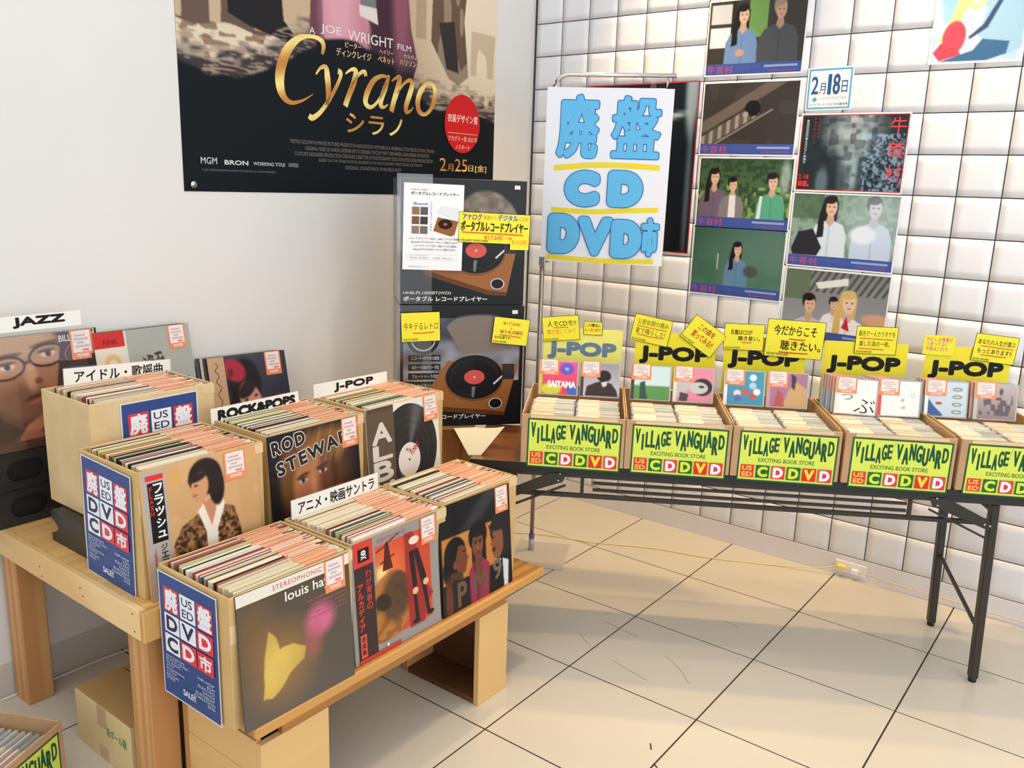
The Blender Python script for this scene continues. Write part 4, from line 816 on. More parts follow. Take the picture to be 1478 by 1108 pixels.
def player_box(z, h, w, upper, label, rot=0):
    r = empty('record_player_box', TT @ Matrix.Translation((0, 0, z)) @ Matrix.Rotation(math.radians(rot), 4, 'Z'), label, 'box', 'boxed record players')
    box('carton', mat('black_carton', (30, 30, 34), .35, coat=.4), (0.003, w-.003, 0.003, 0.297, 0, h), r, bev=.002)
    player_print(w-.008, h-.004, upper).build('front_print', Matrix.Translation((.004, .0022, .002)), PF, .0006, r)
    box('side_print', mat('grey_carton_side', (150, 150, 156), .3, coat=.5, grain='noise', scale=14, col2=(70, 70, 78)), (.0012, .0028, .006, .294, .004, h-.004), r)
    e_ = .012 if upper else 0.0
    box('clear_wrap', CLEAR, (-.010, -.009, -.002, .292, 0.0, h+e_), r); box('clear_wrap', CLEAR, (-.0098, w*.25, -.0015, -.0010, 0.004, h+e_), r)
    return r
lo = player_box(0, .456, .464, False, 'lower boxed record player with two yellow cards, on the folding table')
up = player_box(.4575, .446, .458, True, 'upper boxed record player with a white leaflet and wide yellow card')
# leaflet and cards on the cartons
p = Pr(.212, .300, (236, 236, 236)); p.rect(0, 0, 1, 1, (236, 236, 238)); p.text('ポータブルレコードプレイヤー', .12, .095, .92, .135, K, .04); p.text('HNB-PL1000BT', .12, .065, .40, .082, (90, 90, 90))
p.text('Bluetooth', .17, .215, .40, .25, (40, 84, 150), .01)
for j in range(3):
    for i in range(2): p.rect(.14+.14*i, .27+.11*j, .265+.14*i, .36+.11*j, ((150, 110, 80), (90, 90, 96), (120, 84, 60), (60, 60, 64), (140, 120, 110), (110, 106, 100))[j*2+i], False)
p.vtext('くり返し聴きたい名曲を', .445, .20, .475, .55, (110, 110, 110)); p.poly([(.50, .54), (.57, .38), (.92, .42), (.86, .58), (.80, .60)], (150, 92, 48)); p.ell(.70, .46, .12, .058, K); p.ell(.70, .46, .035, .016, (206, 74, 66)); p.poly([(.55, .33), (.62, .25), (.92, .27), (.93, .38), (.90, .40)], (222, 224, 226))
for k, (a, b_) in enumerate(((.10, .96), (.14, .92), (.18, .90), (.18, .88))):
    p.text('レコードプレイヤー＆SD・USBにアナログ音源を' if k % 2 == 0 else 'Bluetoothでデジタルのデータとして保存できます!', a, .62+.042*k, b_, .645+.042*k, (60, 60, 60), 0.005)
p.rect(.10, .83, .40, .832, (120, 120, 120)); p.text('製品仕様一覧表記載あり', .12, .85, .44, .865, (130, 130, 130)); p.text('対応機種・音声形式ほか', .50, .85, .84, .865, (130, 130, 130)); p.text('株式会社ハナビ', .10, .955, .45, .97, (120, 120, 120)); p.frame_(.08, .82, .92, .88, .0004, (150, 150, 150))
o = p.build('leaflet', Matrix.Translation((.008, -.0090, .128)) @ Matrix.Rotation(math.radians(1.0), 4, 'Y'), PG, .0006, up); o['label'] = 'white leaflet with a small picture of the player'
card(None, .262, .108, 0, [('アナログ', .05, .05, .32, .26, (110, 40, 130), .035), ('音源から', .34, .08, .52, .22, (206, 150, 50), .01), ('デジタル', .54, .04, .82, .24, (30, 110, 190), .035), ('になる!', .84, .08, .97, .22, (206, 150, 50), .01), ('ポータブルレコードプレイヤー', .03, .28, .97, .62, K, .03), ('_', .05, .66, .9, .68), ('¥17,640', .36, .72, .62, .90, (226, 110, 60), .01), ('→', .66, .76, .76, .86, (226, 110, 60), .01)], 'wide yellow card with purple, blue and black writing', parent=up, M=Matrix.Translation((.205, -.0092, .226)) @ Matrix.Rotation(math.radians(1.5), 4, 'Y'))
card(None, .068, .048, 0, [('¥14,080', .08, .25, .92, .70, (230, 150, 40), .01)], 'small yellow price card reading 14,080 yen', parent=up, M=Matrix.Translation((.396, -.0105, .202)), border=False, foot=False)
card(None, .142, .108, 0, [('今キテるレトロ', .06, .34, .94, .60, (70, 84, 40), .006), ('_', .3, .70, .85, .68)], 'yellow card with marker writing and a red underline', parent=lo, M=Matrix.Translation((.006, -.0092, .322)) @ Matrix.Rotation(math.radians(-2), 4, 'Y'))
card(None, .136, .100, 0, [('¥17,640', .26, .16, .74, .30, (200, 50, 40), .02), ('↓', .48, .34, .54, .44, RR), ('¥14,080', .2, .46, .84, .62, (190, 40, 34), .02), ('_', .2, .66, .8, .70), ('今がお得です!', .06, .70, .52, .82, K, .01)], 'tilted yellow price card reading 17,640 and 14,080 yen', parent=lo, M=Matrix.Translation((.336, -.0095, .318)) @ Matrix.Rotation(math.radians(6), 4, 'Y'))
# plinth carrying the cartons beside the table end
r = empty('plywood_stand', TT @ Matrix.Translation((0.01, 0.03, -0.6728)), 'plywood stand under the boxed record players at the table end', 'stand')
for q in ((0, .018, 0, .24, 0, .6505), (.262, .28, 0, .24, 0, .6505), (.0185, .2615, .222, .24, 0, .6505)): box('side_panel', PLY, q, r, bev=.001)
box('top_panel', PLY, (0, .28, 0, .24, .651, .672), r, bev=.001)
# cream paper bag with torn top on the table end
o = prism('paper_bag', CREAM, [(.030, 0), (.072, 0), (.150, .098), (.120, .093), (.085, .092), (.08, .0905), (.05, .094), (-.02, .090)], 0, .0015, None, TF @ Matrix.Translation((-1.55, .02, ZT+.001)) @ Matrix.Rotation(math.radians(10), 4, 'Z') @ Matrix.Rotation(math.radians(-8), 4, 'X'))
tag(o, 'cream paper flap with torn top edge at the left end of the folding table', 'paper')

# ------------------------------------------------------------------ sign stand
SF = frame((0.559, -0.673, 0), 27)
st = empty('sign_stand', SF, 'chrome pole stand holding the white hand-lettered board', 'stand')
box('base_plate', mat('frosted_acrylic', (236, 230, 220), .2, alpha=.55), (-.07, .16, -.17, .11, 0.0, .006), st, bev=.002)
tube('socket', mat('grey_violet_plastic', (176, 168, 190), .3), [(0, 0, .0065), (0, 0, .06)], .012, st, n=14)
tube('collar', mat('blue_collar', (90, 90, 170), .3), [(0, 0, .0605), (0, 0, .078)], .0125, st, n=14)
tube('pole', STEEL, [(0, 0, .0785), (0, 0, 1.245)], .0095, st, n=14)
bc = box('clamp', CHROME, (-.013, .013, -.013, .013, 1.2455, 1.285), st, bev=.003); tube('knob', CHROME, [(.0135, 0, 1.265), (.032, 0, 1.265)], .006, bc, n=10)
arc = [(0.018, 0.02, 1.2856), (0.018, .02, 1.93)]+[(0.018+.055*(1-math.cos(a)), .02, 1.93+.055*math.sin(a)) for a in [math.pi/2*k/6 for k in range(1, 7)]]+[(.485, .02, 1.985)]
tube('upper_rail', CHROME, arc, .0085, st, n=12)
arc = [(0.036, 0.02, 1.2856), (0.036, .02, 1.905)]+[(0.036+.03*(1-math.cos(a)), .02, 1.905+.03*math.sin(a)) for a in [math.pi/2*k/5 for k in range(1, 6)]]+[(.445, .02, 1.935), (.452, .02, 1.94), (.453, .02, 1.975)]
tube('inner_rod', CHROME, arc, .0035, st, n=8)
for x in (.105, .400): box('clip', CLEAR, (x-.012, x+.012, -.0040, .012, 1.915, 1.965), st, bev=.002)
p = Pr(.486, .668, (236, 236, 238)); p.rect(0, 0, 1, 1, (238, 238, 242)); BB = (104, 188, 232); BD = (30, 104, 176); YY = (240, 218, 60)
p.stroke([(.08, .455), (.4, .432), (.7, .430), (.93, .437)], .022, YY); p.stroke([(.07, .695), (.4, .70), (.7, .685), (.94, .675)], .020, YY); p.stroke([(.04, .975), (.5, .985), (.93, .975)], .020, YY)
def chunk(t, u0, v0, u1, v1, b1=.085, b2=.068, **k):
    ins = .020/.486; iv = .020/.668
    p.text(t, u0+ins, v0+iv, u1-ins, v1-iv, BD, 0, res=10, r_abs=b1*.25); p.text(t, u0+ins, v0+iv, u1-ins, v1-iv, BB, 0, res=10, r_abs=b1*.25-.0032)
chunk('廃', .065, .02, .455, .415, .044, .046); chunk('盤', .50, .02, .945, .410, .036, .038); chunk('C', .17, .46, .465, .675); chunk('D', .52, .455, .81, .67)
chunk('D', .05, .715, .32, .955); chunk('V', .29, .72, .60, .965, .07, .055); chunk('D', .57, .735, .83, .965); chunk('市', .79, .70, .985, .965, .040, .046)
bd = p.build('sign_board', SF @ Matrix.Translation((-.008, -.0085, 1.268)) @ Matrix.Rotation(math.radians(.3), 4, 'Y'), PG, .003)
tag(bd, 'white board with big blue hand-drawn CD DVD market lettering and yellow stripes', 'sign')

# ------------------------------------------------------------------ posters on the tiled wall
def wposter(x, z, w, h, p, label, roll=0.0, group='laminated film stills on the tiled wall', m=None, y=-.0062):
    o = p.build('poster', Matrix.Translation((x, y, z)) @ Matrix.Rotation(math.radians(roll), 4, 'Y'), m or PF, .0008); tag(o, label, 'poster', group); return o
def person(im, U, V, cx, top, s_, hair, face, cloth, long_=False, wd=1.0):
    q = lambda x, y: (cx+x*s_, top+y*s_)
    if long_: im = BL(im, PO(U, V, [q(-.052, .10), q(-.035, .01), q(.03, .0), q(.05, .08), q(.046, .30), q(.02, .42), q(-.075, .50), q(-.07, .30)]), hair)
    im = BL(im, PO(U, V, [q(-.13*wd, 1.2), q(-.115*wd, .42), q(-.085*wd, .32), q(-.02, .265), q(.03, .265), q(.09*wd, .31), q(.115*wd, .42), q(.13*wd, 1.2)]), cloth)
    im = BL(im, PO(U, V, [q(-.012, .2), q(.024, .2), q(.032, .28), q(.004, .33), q(-.024, .28)]), [c*.9 for c in face])
    im = BL(im, EL(U, V, cx-.002*s_, top+.085*s_, .045*s_, .088*s_, .1), hair); im = BL(im, EL(U, V, cx+.006*s_, top+.125*s_, .036*s_, .095*s_, .12), face)
    im = BL(im, EL(U, V, cx-.006*s_, top+.045*s_, .040*s_, .042*s_, .2, -12), hair)
    if long_: im = BL(im, PO(U, V, [q(-.048, .06), q(-.028, .09), q(-.034, .24), q(-.03, .44), q(-.075, .46), q(-.07, .22)]), hair)
    for dx in (-.008, .022): im = BL(im, EL(U, V, cx+dx*s_, top+.118*s_, .007*s_, .006*s_, .5), (50, 40, 40))
    im = BL(im, PO(U, V, [q(-.004, .33), q(.008, .33), q(.012, 1.1), q(-.002, 1.1)])*.35, [c*.7 for c in cloth])
    im = BL(im, EL(U, V, cx+.008*s_, top+.172*s_, .011*s_, .006*s_, .5), (160, 90, 84)); return im
HK = (30, 26, 28); FC = (214, 178, 154)
def still(fn, nx=96, ny=62):
    p = Pr(.418, .297, (236, 236, 240)); p.art(fn, .012, .018, .988, .84, nx, ny); p.rect(.012, .84, .988, .982, (64, 84, 156)); p.text('牛首村', .03, .862, .30, .965, (206, 66, 88), .0, 1.2)
    p.text('2.18 全国公開 ロードショー', .34, .875, .58, .915, (90, 104, 180)); p.rect(.62, .875, .95, .905, (140, 160, 210)); p.text('2.18 FRIDAY ROADSHOW', .66, .93, .94, .965, (150, 90, 150)); return p
def sA(U, V):
    im = FL(U, (58, 56, 50)); im = BL(im, (U > .02)*(U < .26)*(V > .05)*(V < .36)*1., (196, 200, 204)); im = BL(im, (U > .02)*(U < .30)*(V > .42)*(V < .74)*1., (222, 224, 228)); im = BL(im, (U > .42)*(U < .62)*(V > .0)*(V < .6)*1., (110, 150, 80)); im = BL(im, (U > .24)*(U < .29)*1., (44, 38, 34))
    im = person(im, U, V, .36, .06, 1.45, HK, FC, (110, 140, 186), True); im = person(im, U, V, .74, .02, 1.45, (150, 130, 110), (190, 150, 126), (74, 76, 80), wd=1.2); im = BL(im, EL(U, V, .35, .83, .05, .06, .3), (190, 150, 130)); return im
def sB(U, V):
    im = FL(U, (56, 52, 50)); im = BL(im, (N(U, V, 8, 5, 3) > .6)*.35, (80, 74, 72)); d = (V-(1.0-U*.95)); st_ = (abs(d) < .11)*(U < .62); im = BL(im, st_*1., (92, 84, 78)); im = BL(im, st_*(np.sin(U*70) > .2)*1., (150, 142, 132)); im = BL(im, (abs(d+.26) < .10)*1., (104, 92, 84)); im = BL(im, (abs(d-.15) < .015)*(U < .75)*1., (140, 132, 124))
    im = BL(im, EL(U, V, .54, .42, .085, .13, .1), (22, 20, 22)); im = BL(im, EL(U, V, .47, .52, .03, .05, .2), (160, 150, 144)); return im
def sC(U, V):
    im = GR(U, V, (58, 84, 60), (84, 110, 66)); im = BL(im, (N(U, V, 30, 20, 5) > .55)*.6, (34, 54, 40)); im = BL(im, (N(U, V, 24, 12, 8) > .7)*(V > .45)*.8, (140, 176, 84))
    im = person(im, U, V, .17, .16, 1.3, HK, FC, (110, 96, 116), True); im = person(im, U, V, .38, .30, 1.15, HK, FC, (128, 122, 126)); im = BL(im, PO(U, V, [(.35, .62), (.42, .62), (.43, 1), (.35, 1)]), (222, 220, 222)); im = person(im, U, V, .80, .22, 1.3, HK, FC, (84, 160, 130)); im = BL(im, PO(U, V, [(.66, 1), (.68, .62), (.71, .62), (.70, 1)]), (216, 222, 226)); im = BL(im, EL(U, V, .93, .3, .05, .3, .8)*.5, (226, 236, 244)); return im
def sD(U, V):
    im = GR(U, V, (58, 88, 76), (84, 122, 104)); im = BL(im, (N(U, V, 9, 6, 6))*.5, (50, 90, 76)); im = BL(im, EL(U, V, .8, .3, .5, .5, 1.2)*.4, (120, 150, 140)); im = person(im, U, V, .50, .22, 1.1, HK, FC, (96, 134, 166), True); im = BL(im, EL(U, V, .66, .72, .08, .1, .4)*.8, (66, 74, 70)); im = BL(im, (abs(U-.29) < .008)*(V > .45)*(V < .72)*1., (170, 190, 184)); return im
def sF(U, V):
    im = GR(U, V, (120, 150, 130), (150, 164, 160)); im = BL(im, (N(U, V, 22, 14, 4) > .55)*.5, (84, 110, 90)); im = BL(im, (U < .30)*(V < .4)*.6, (60, 84, 60)); im = person(im, U, V, .37, .02, 1.5, HK, FC, (206, 218, 230), True); im = BL(im, PO(U, V, [(.02, .9), (.08, .62), (.22, .56), (.32, .86), (.28, 1), (.04, 1)]), (36, 36, 42)); im = person(im, U, V, .78, .0, 1.6, (60, 60, 66), (190, 190, 200), (186, 200, 222)); im = BL(im, EL(U, V, .70, .62, .12, .14, .4), (226, 232, 240)); im = BL(im, EL(U, V, .80, .35, .3, .5, 1)*.4, (210, 226, 240)); return im
def sG(U, V):
    im = GR(U, V, (120, 120, 116), (150, 156, 170)); im = BL(im, (np.sin(U*90+V*30) > .3)*(V < .35)*(U > .25)*.7, (50, 54, 52)); im = BL(im, PO(U, V, [(.3, .2), (.62, .08), (.62, .2), (.34, .3)]), (220, 220, 216)); im = BL(im, (U < .25)*(V < .5)*.7, (84, 104, 76))
    im = person(im, U, V, .26, .38, 1.5, HK, FC, (196, 186, 214)); im = person(im, U, V, .50, .40, 1.0, HK, FC, (226, 228, 236)); im = person(im, U, V, .64, .28, 1.7, (206, 176, 110), (226, 196, 176), (232, 232, 238), True); im = BL(im, PO(U, V, [(.6, .9), (.64, .7), (.68, .95)]), (190, 40, 60)); im = BL(im, EL(U, V, .92, .72, .14, .10, .4), (206, 160, 130)); return im
wposter(.889, 2.032, .418, .297, still(sA), 'film still of a woman in blue beside an older man, top of the left column', .4)
wposter(.891, 1.712, .418, .297, still(sB), 'dark film still of a staircase seen from above, second in the left column', .4)
wposter(.899, 1.408, .418, .297, still(sC), 'film still of three young people before a forest, third in the left column', .2)
wposter(.896, 1.118, .414, .290, still(sD), 'green misty film still of one woman, lowest of the left column', .2)
wposter(1.322, 1.274, .414, .297, still(sF), 'pale film still of two seated students, middle of the right column', .4)
p = still(sG); wposter(1.322, .972, .414, .297, p, 'bright film still of three smiling students, lowest of the right column', .6)
p = Pr(.412, .300, (236, 236, 238)); 
def sE(U, V):
    im = FL(U, (34, 44, 50)); im = BL(im, EL(U, V, .52, .2, .26, .35, .8)*(.4+.6*N(U, V, 18, 14, 3)), (190, 204, 206)); im = BL(im, EL(U, V, .52, .7, .10, .4, 1)*(.3+.7*N(U, V, 20, 10, 6)), (160, 184, 190)); im = BL(im, (U > .62)*(N(U, V, 60, 40, 7) > .45)*(V > .25)*.75, (150, 180, 210)); im = BL(im, (N(U, V, 20, 14, 9) > .6)*.4, (24, 30, 34)); im = BL(im, EL(U, V, .25, .9, .06, .2, .6)*.6, (120, 150, 160)); return im
p.art(sE, .012, .018, .988, .982, 90, 64); p.frame_(.012, .018, .988, .982, .0035, (190, 46, 50)); p.vtext('牛首村', .83, .03, .97, .90, (222, 66, 70), .0)
p.vtext('最凶の禁忌の最大スポット映画化', .055, .08, .085, .64, (220, 224, 226)); p.vtext('恐怖の村シリーズ', .13, .05, .15, .40, (170, 60, 60)); p.vtext('その真実とは', .17, .05, .19, .32, (170, 60, 60)); p.vtext('この村の秘密', .49, .06, .51, .34, (190, 70, 70)); p.text('2.18', .03, .78, .13, .84, (210, 60, 60), .01); p.text('降臨。', .03, .86, .14, .94, (214, 60, 60), .03)
wposter(1.324, 1.574, .412, .300, p, 'dark horror film poster edged in red, top of the right column', .3, 'film posters on the tiled wall')
p = Pr(.178, .160, (240, 244, 248)); p.rect(0, 0, 1, 1, (226, 234, 240)); p.rect(.03, .03, .97, .97, (96, 170, 214)); p.rect(.07, .075, .93, .925, (240, 242, 244)); DB = (44, 92, 140)
p.text('2', .10, .20, .26, .62, DB, .02); p.text('月', .28, .36, .42, .62, DB, .01); p.text('1', .46, .16, .54, .64, DB, .03); p.text('8', .57, .16, .73, .64, DB, .02); p.text('日', .76, .32, .89, .60, DB, .01); p.text('ミッドランドスクエアシネマ', .30, .68, .88, .76, (90, 130, 170)); p.poly([(.14, .74), (.2, .68), (.26, .74), (.2, .80)], (90, 170, 170)); p.text('ミッドランドシネマ 名古屋空港', .10, .83, .92, .89, (90, 96, 100), .01)
wposter(1.334, 1.884, .178, .160, p, 'small square notice with a blue border and a February date', -.6, 'film posters on the tiled wall')
p = Pr(.575, .730, (180, 40, 44))
def sK(U, V):
    im = GR(U, V, (22, 32, 40), (14, 18, 24)); im = BL(im, EL(U, V, .95, .05, .05, .25, .6)*.8, (170, 190, 200)); im = BL(im, EL(U, V, .80, .19, .12, .015, .8, -8)*.9, (190, 206, 214)); im = BL(im, EL(U, V, .96, .6, .02, .5, .8)*.6, (120, 140, 150)); return im
p.art(sK, .008, .006, .992, .994, 40, 40)
wposter(.300, 1.288, .575, .730, p, 'large black poster with a thin red edge behind the hanging board', 0, 'film posters on the tiled wall')
p = Pr(.300, .420, (244, 246, 250))
def sH(U, V):
    im = GR(U, V, (120, 190, 226), (190, 220, 236)); im = BL(im, (N(U, V, 8, 5, 3) > .5)*.5, (226, 240, 248)); im = BL(im, PO(U, V, [(.28, 1), (.30, .55), (.45, .5), (.62, .6), (.58, 1)]), (222, 232, 242)); im = BL(im, EL(U, V, .44, .38, .16, .20, .1), (240, 220, 150)); im = BL(im, PO(U, V, [(.30, .3), (.46, .3), (.26, .75), (.05, .85), (.2, .6)]), (240, 220, 150)); im = BL(im, EL(U, V, .46, .43, .09, .11, .15), (244, 224, 214))
    im = BL(im, EL(U, V, .24, .80, .13, .14, .12, 20), (214, 80, 96)); im = BL(im, PO(U, V, [(.02, .92), (.10, .84), (.30, .90), (.34, .94), (.1, .99)]), (206, 74, 90)); im = BL(im, PO(U, V, [(.50, .80), (.56, .6), (.64, .4), (.95, .4), (1, .9), (.85, .95)]), (168, 206, 230)); im = BL(im, PO(U, V, [(.47, .91), (.56, .82), (.86, .85), (.84, .95), (.62, 1), (.1, 1), (.3, .95)]), (66, 110, 150)); im = BL(im, PO(U, V, [(.40, .80), (.55, .70), (.70, .48), (.74, .50), (.60, .73), (.42, .82)]), (60, 84, 116)); return im
p.art(sH, .02, .015, .98, .985, 60, 84)
wposter(1.768, 2.034, .300, .420, p, 'pale blue illustrated poster at the top right of the tiled wall', .5, 'film posters on the tiled wall')

# ------------------------------------------------------------------ large film banner on the plain wall (local x = world Y)
BX0, BZ0, BW, BH = -1.908, 1.507, 1.612, 0.98
p = Pr(BW, BH, (14, 20, 26))
def a_ban(U, V):   # lower half is black, upper half a battlefield in sepia
    V = V*.72
    h = .60-.10*np.sin(U*3.0)+.05*np.sin(U*11)+.025*(N(U, V, 30, 4, 3)-.5)+np.where(U > .6, .02+(U-.6)*.30, 0)-np.where((U > .35)*(U < .6), .02, 0)
    im = GR(U, V, (150, 128, 108), (150, 128, 108)); im = BL(im, sst(.35, .47, V)*(U < .36), (222, 206, 178)); im = BL(im, (N(U, V, 60, 60, 5) > .62)*(V > .42)*(U < .36), (150, 122, 100))
    im = BL(im, (U < .36)*(V < .455+.01*np.sin(U*40)), (104, 84, 74)); im = BL(im, (U < .36)*(V < .45)*(N(U, V, 34, 3, 9) > .55), (196, 172, 140)); im = BL(im, PO(U, V, [(.11, 0), (.12, .41), (.17, .44), (.22, .455), (.27, .47), (.30, .46), (.26, .40), (.24, 0)]), (34, 32, 34))
    im = BL(im, (U > .60)*1., (196, 172, 140)); im = BL(im, (U > .60)*EL(U, V, .98, .25, .22, .40, 1.0), (236, 218, 190)); im = BL(im, PO(U, V, [(.74, 0), (.73, .36), (.77, .44), (.80, .50), (.84, .52), (.88, .48), (.86, .25), (.88, 0)])*(.6+.4*(N(U, V, 60, 8, 8) > .4)), (104, 84, 66)); im = BL(im, PO(U, V, [(.76, .28), (.79, .46), (.84, .47), (.82, .26)]), (52, 46, 46)); im = BL(im, (U > .62)*(U < .72)*(V < .36)*(N(U, V, 50, 4, 2) > .5)*.5, (150, 124, 96)); im = BL(im, (U > .89)*(V > .28)*(V < .47)*(N(U, V, 40, 4, 12) > .5)*.5, (176, 148, 120))
    im = BL(im, sst(h-.12, h-.02, V+(N(U, V, 50, 50, 6)-.5)*.10)*.95, (56, 48, 50)); im = BL(im, (V > h-.12)*(N(U, V, 46, 190, 4) > .60)*(V < h+.01)*.8, (176, 156, 136))
    cl = PO(U, V, [(.345, 0), (.332, .40), (.35, .50), (.38, .62), (.64, .62), (.68, .46), (.655, .33), (.63, 0)])
    im = BL(im, cl, (108, 66, 80)); im = BL(im, cl*PO(U, V, [(.37, 0), (.47, 0), (.50, .30), (.56, .52), (.52, .56), (.42, .50), (.37, .42)]), (196, 132, 146)); im = BL(im, cl*EL(U, V, .42, .25, .05, .30, 1)*.8, (224, 168, 178)); im = BL(im, cl*EL(U, V, .575, .3, .05, .5, .4, 6), (66, 38, 52)); im = BL(im, cl*EL(U, V, .62, .2, .03, .3, .8), (140, 84, 98))
    im = BL(im, PO(U, V, [(.485, .20), (.535, .20), (.535, .29), (.485, .29)]), (120, 118, 120)); im = BL(im, PO(U, V, [(.480, .285), (.537, .285), (.542, .345), (.515, .335), (.482, .325)]), (222, 214, 206))
    im = BL(im, sst(h-.012, h+.004, V), (14, 20, 26)); im = BL(im, sst(.44, .56, V)*cl, (14, 20, 26)); return im
p.art(a_ban, 0, 0, 1, .72, 280, 140)
GA, GB = np.array((196, 132, 62.)), np.array((250, 228, 138.))
def gold(u, v): t_ = (.5+.5*np.sin(v*46+u*19))**1.3; return GA*(1-t_)[:, None]+GB*t_[:, None]
BS = []
BS.append(([(0.3662, 0.4907), (0.3705, 0.4639), (0.3658, 0.4452), (0.3481, 0.4356), (0.3224, 0.4378), (0.297, 0.4534), (0.2717, 0.4899), (0.254, 0.5396), (0.2454, 0.5911), (0.2474, 0.6369), (0.259, 0.6662), (0.2773, 0.6771), (0.3026, 0.6674), (0.322, 0.6525), (0.3378, 0.6372)], [0.0114, 0.0189, 0.0193, 0.014, 0.014, 0.0234, 0.0339, 0.0406, 0.0395, 0.0339, 0.0226, 0.0147, 0.0092, 0.0056, 0.0019]))
BS.append(([(0.3467, 0.5652), (0.3612, 0.5396), (0.3762, 0.5367), (0.3807, 0.5742), (0.3825, 0.6145), (0.3806, 0.6556), (0.3744, 0.673)], [0.0058, 0.0114, 0.0208, 0.0269, 0.0245, 0.0178, 0.0076]))
BS.append(([(0.4126, 0.5418), (0.4208, 0.5464), (0.4182, 0.5674), (0.4022, 0.6112), (0.3778, 0.6643), (0.3539, 0.7044), (0.3339, 0.7233), (0.3242, 0.7164)], [0.0215, 0.0172, 0.0147, 0.0152, 0.0166, 0.017, 0.0208, 0.0199]))
BS.append(([(0.4354, 0.5469), (0.4549, 0.5275), (0.468, 0.5333), (0.4598, 0.5807), (0.4452, 0.625), (0.4335, 0.6665)], [0.005, 0.0121, 0.0227, 0.0256, 0.0245, 0.0235]))
BS.append(([(0.4525, 0.5945), (0.4653, 0.563), (0.4816, 0.5369), (0.4962, 0.5279), (0.4998, 0.5441)], [0.0051, 0.0092, 0.0137, 0.0158, 0.0179]))
BS.append(([(0.5752, 0.5345), (0.5522, 0.5344), (0.5257, 0.5564), (0.505, 0.6027), (0.4985, 0.6422), (0.5122, 0.6595), (0.531, 0.646), (0.552, 0.6081), (0.5694, 0.5573)], [0.011, 0.0139, 0.0221, 0.0264, 0.0232, 0.016, 0.0117, 0.0119, 0.0132]))
BS.append(([(0.5783, 0.5261), (0.5655, 0.5754), (0.552, 0.6211), (0.55, 0.6476), (0.5616, 0.6525), (0.574, 0.6397)], [0.011, 0.0253, 0.0235, 0.0209, 0.0107, 0.0033]))
BS.append(([(0.5869, 0.5477), (0.6026, 0.5317), (0.6153, 0.5316), (0.6066, 0.5773), (0.5948, 0.6234), (0.5857, 0.6668)], [0.0055, 0.0121, 0.0249, 0.0271, 0.0253, 0.0251]))
BS.append(([(0.6047, 0.5953), (0.6306, 0.5488), (0.6529, 0.5328), (0.66, 0.5504), (0.6503, 0.5925), (0.639, 0.6348), (0.6391, 0.6596), (0.6535, 0.6554), (0.6654, 0.6378)], [0.0055, 0.0113, 0.0183, 0.0251, 0.0263, 0.0249, 0.0194, 0.0103, 0.0035]))
BS.append(([(0.7136, 0.5329), (0.6906, 0.5724), (0.6812, 0.615), (0.6869, 0.6508), (0.707, 0.6619), (0.7284, 0.6405), (0.7437, 0.601), (0.7464, 0.5587), (0.7352, 0.5337), (0.7136, 0.5329)], [0.0157, 0.0258, 0.0282, 0.0235, 0.0142, 0.0181, 0.0253, 0.0247, 0.0171, 0.0157]))
BS.append(([(0.4553, 0.6951), (0.466, 0.7086)], [0.0082, 0.0072]))

for pts, wd_ in BS: p.stroke(pts, wd_, gold); p.l -= 1
p.l += 1
LT = (232, 222, 214)
def serif(t, u0, v0, u1, v1, col, b=0.0): p.text(t, u0, v0, u1, v1, col, b)
serif('A', .330, .403, .347, .425, LT); serif('JOE', .363, .383, .425, .420, LT); serif('WRIGHT', .444, .384, .592, .422, LT); serif('FILM', .607, .398, .655, .420, LT)
KC = (222, 196, 150)
p.text('ピーター', .435, .430, .487, .450, KC, .01); p.text('ディンクレイジ', .408, .456, .518, .486, KC, .01); p.text('ヘイリー', .545, .432, .592, .450, KC, .01); p.text('ベネット', .540, .458, .596, .484, KC, .01); p.text('ケルヴィン', .628, .432, .690, .450, KC, .01); p.text('ハリソン・Jr.', .614, .456, .704, .484, KC, .01)
p.text('シラノ', .435, .690, .625, .765, gold, .012)
for k, (a, b_, t_) in enumerate(((.27, .745, 'METRO GOLDWYN MAYER PICTURES PRESENTS IN ASSOCIATION WITH BRON A WORKING TITLE PRODUCTION CYRANO'), (.31, .725, 'ORIGINAL MUSIC BY AARON DESSNER BRYCE DESSNER LYRICS BY MATT BERNINGER CARIN BESSER FILM EDITOR'), (.28, .74, 'COSTUME DESIGNERS PRODUCTION DESIGNER DIRECTOR OF PHOTOGRAPHY EXECUTIVE PRODUCERS PRODUCED BY'), (.35, .70, 'BASED ON THE STAGE MUSICAL SCREENPLAY BY ERICA SCHMIDT DIRECTED BY JOE WRIGHT'), (.43, .62, 'ORIGINAL SOUNDTRACK AVAILABLE NOW'))):
    p.text(t_, a, .806+.0215*k, b_, .820+.0215*k, (126, 120, 114), .0)
p.text('MGM', .040, .886, .078, .908, (206, 206, 206), .0); p.text('BRON', .096, .892, .155, .908, (206, 206, 206), .04); p.text('WORKING TITLE', .168, .894, .252, .906, (200, 200, 200), .01); p.text('UNIVERSAL', .262, .892, .290, .906, (170, 170, 170), .0)
p.text('© 2021 METRO-GOLDWYN-MAYER PICTURES INC. ALL RIGHTS RESERVED.', .042, .924, .226, .931, (120, 120, 124))
p.ell(.858, .684, .074, .127, (206, 34, 36)); p.text('衣装デザイン賞', .796, .644, .922, .680, (240, 220, 210), .015); p.rect(.800, .7245, .920, .7265, (236, 190, 180)); p.text('アカデミー賞 2022 年', .800, .738, .922, .760, (240, 214, 204), .0); p.text('ノミネート', .830, .775, .890, .795, (240, 214, 204), .0)
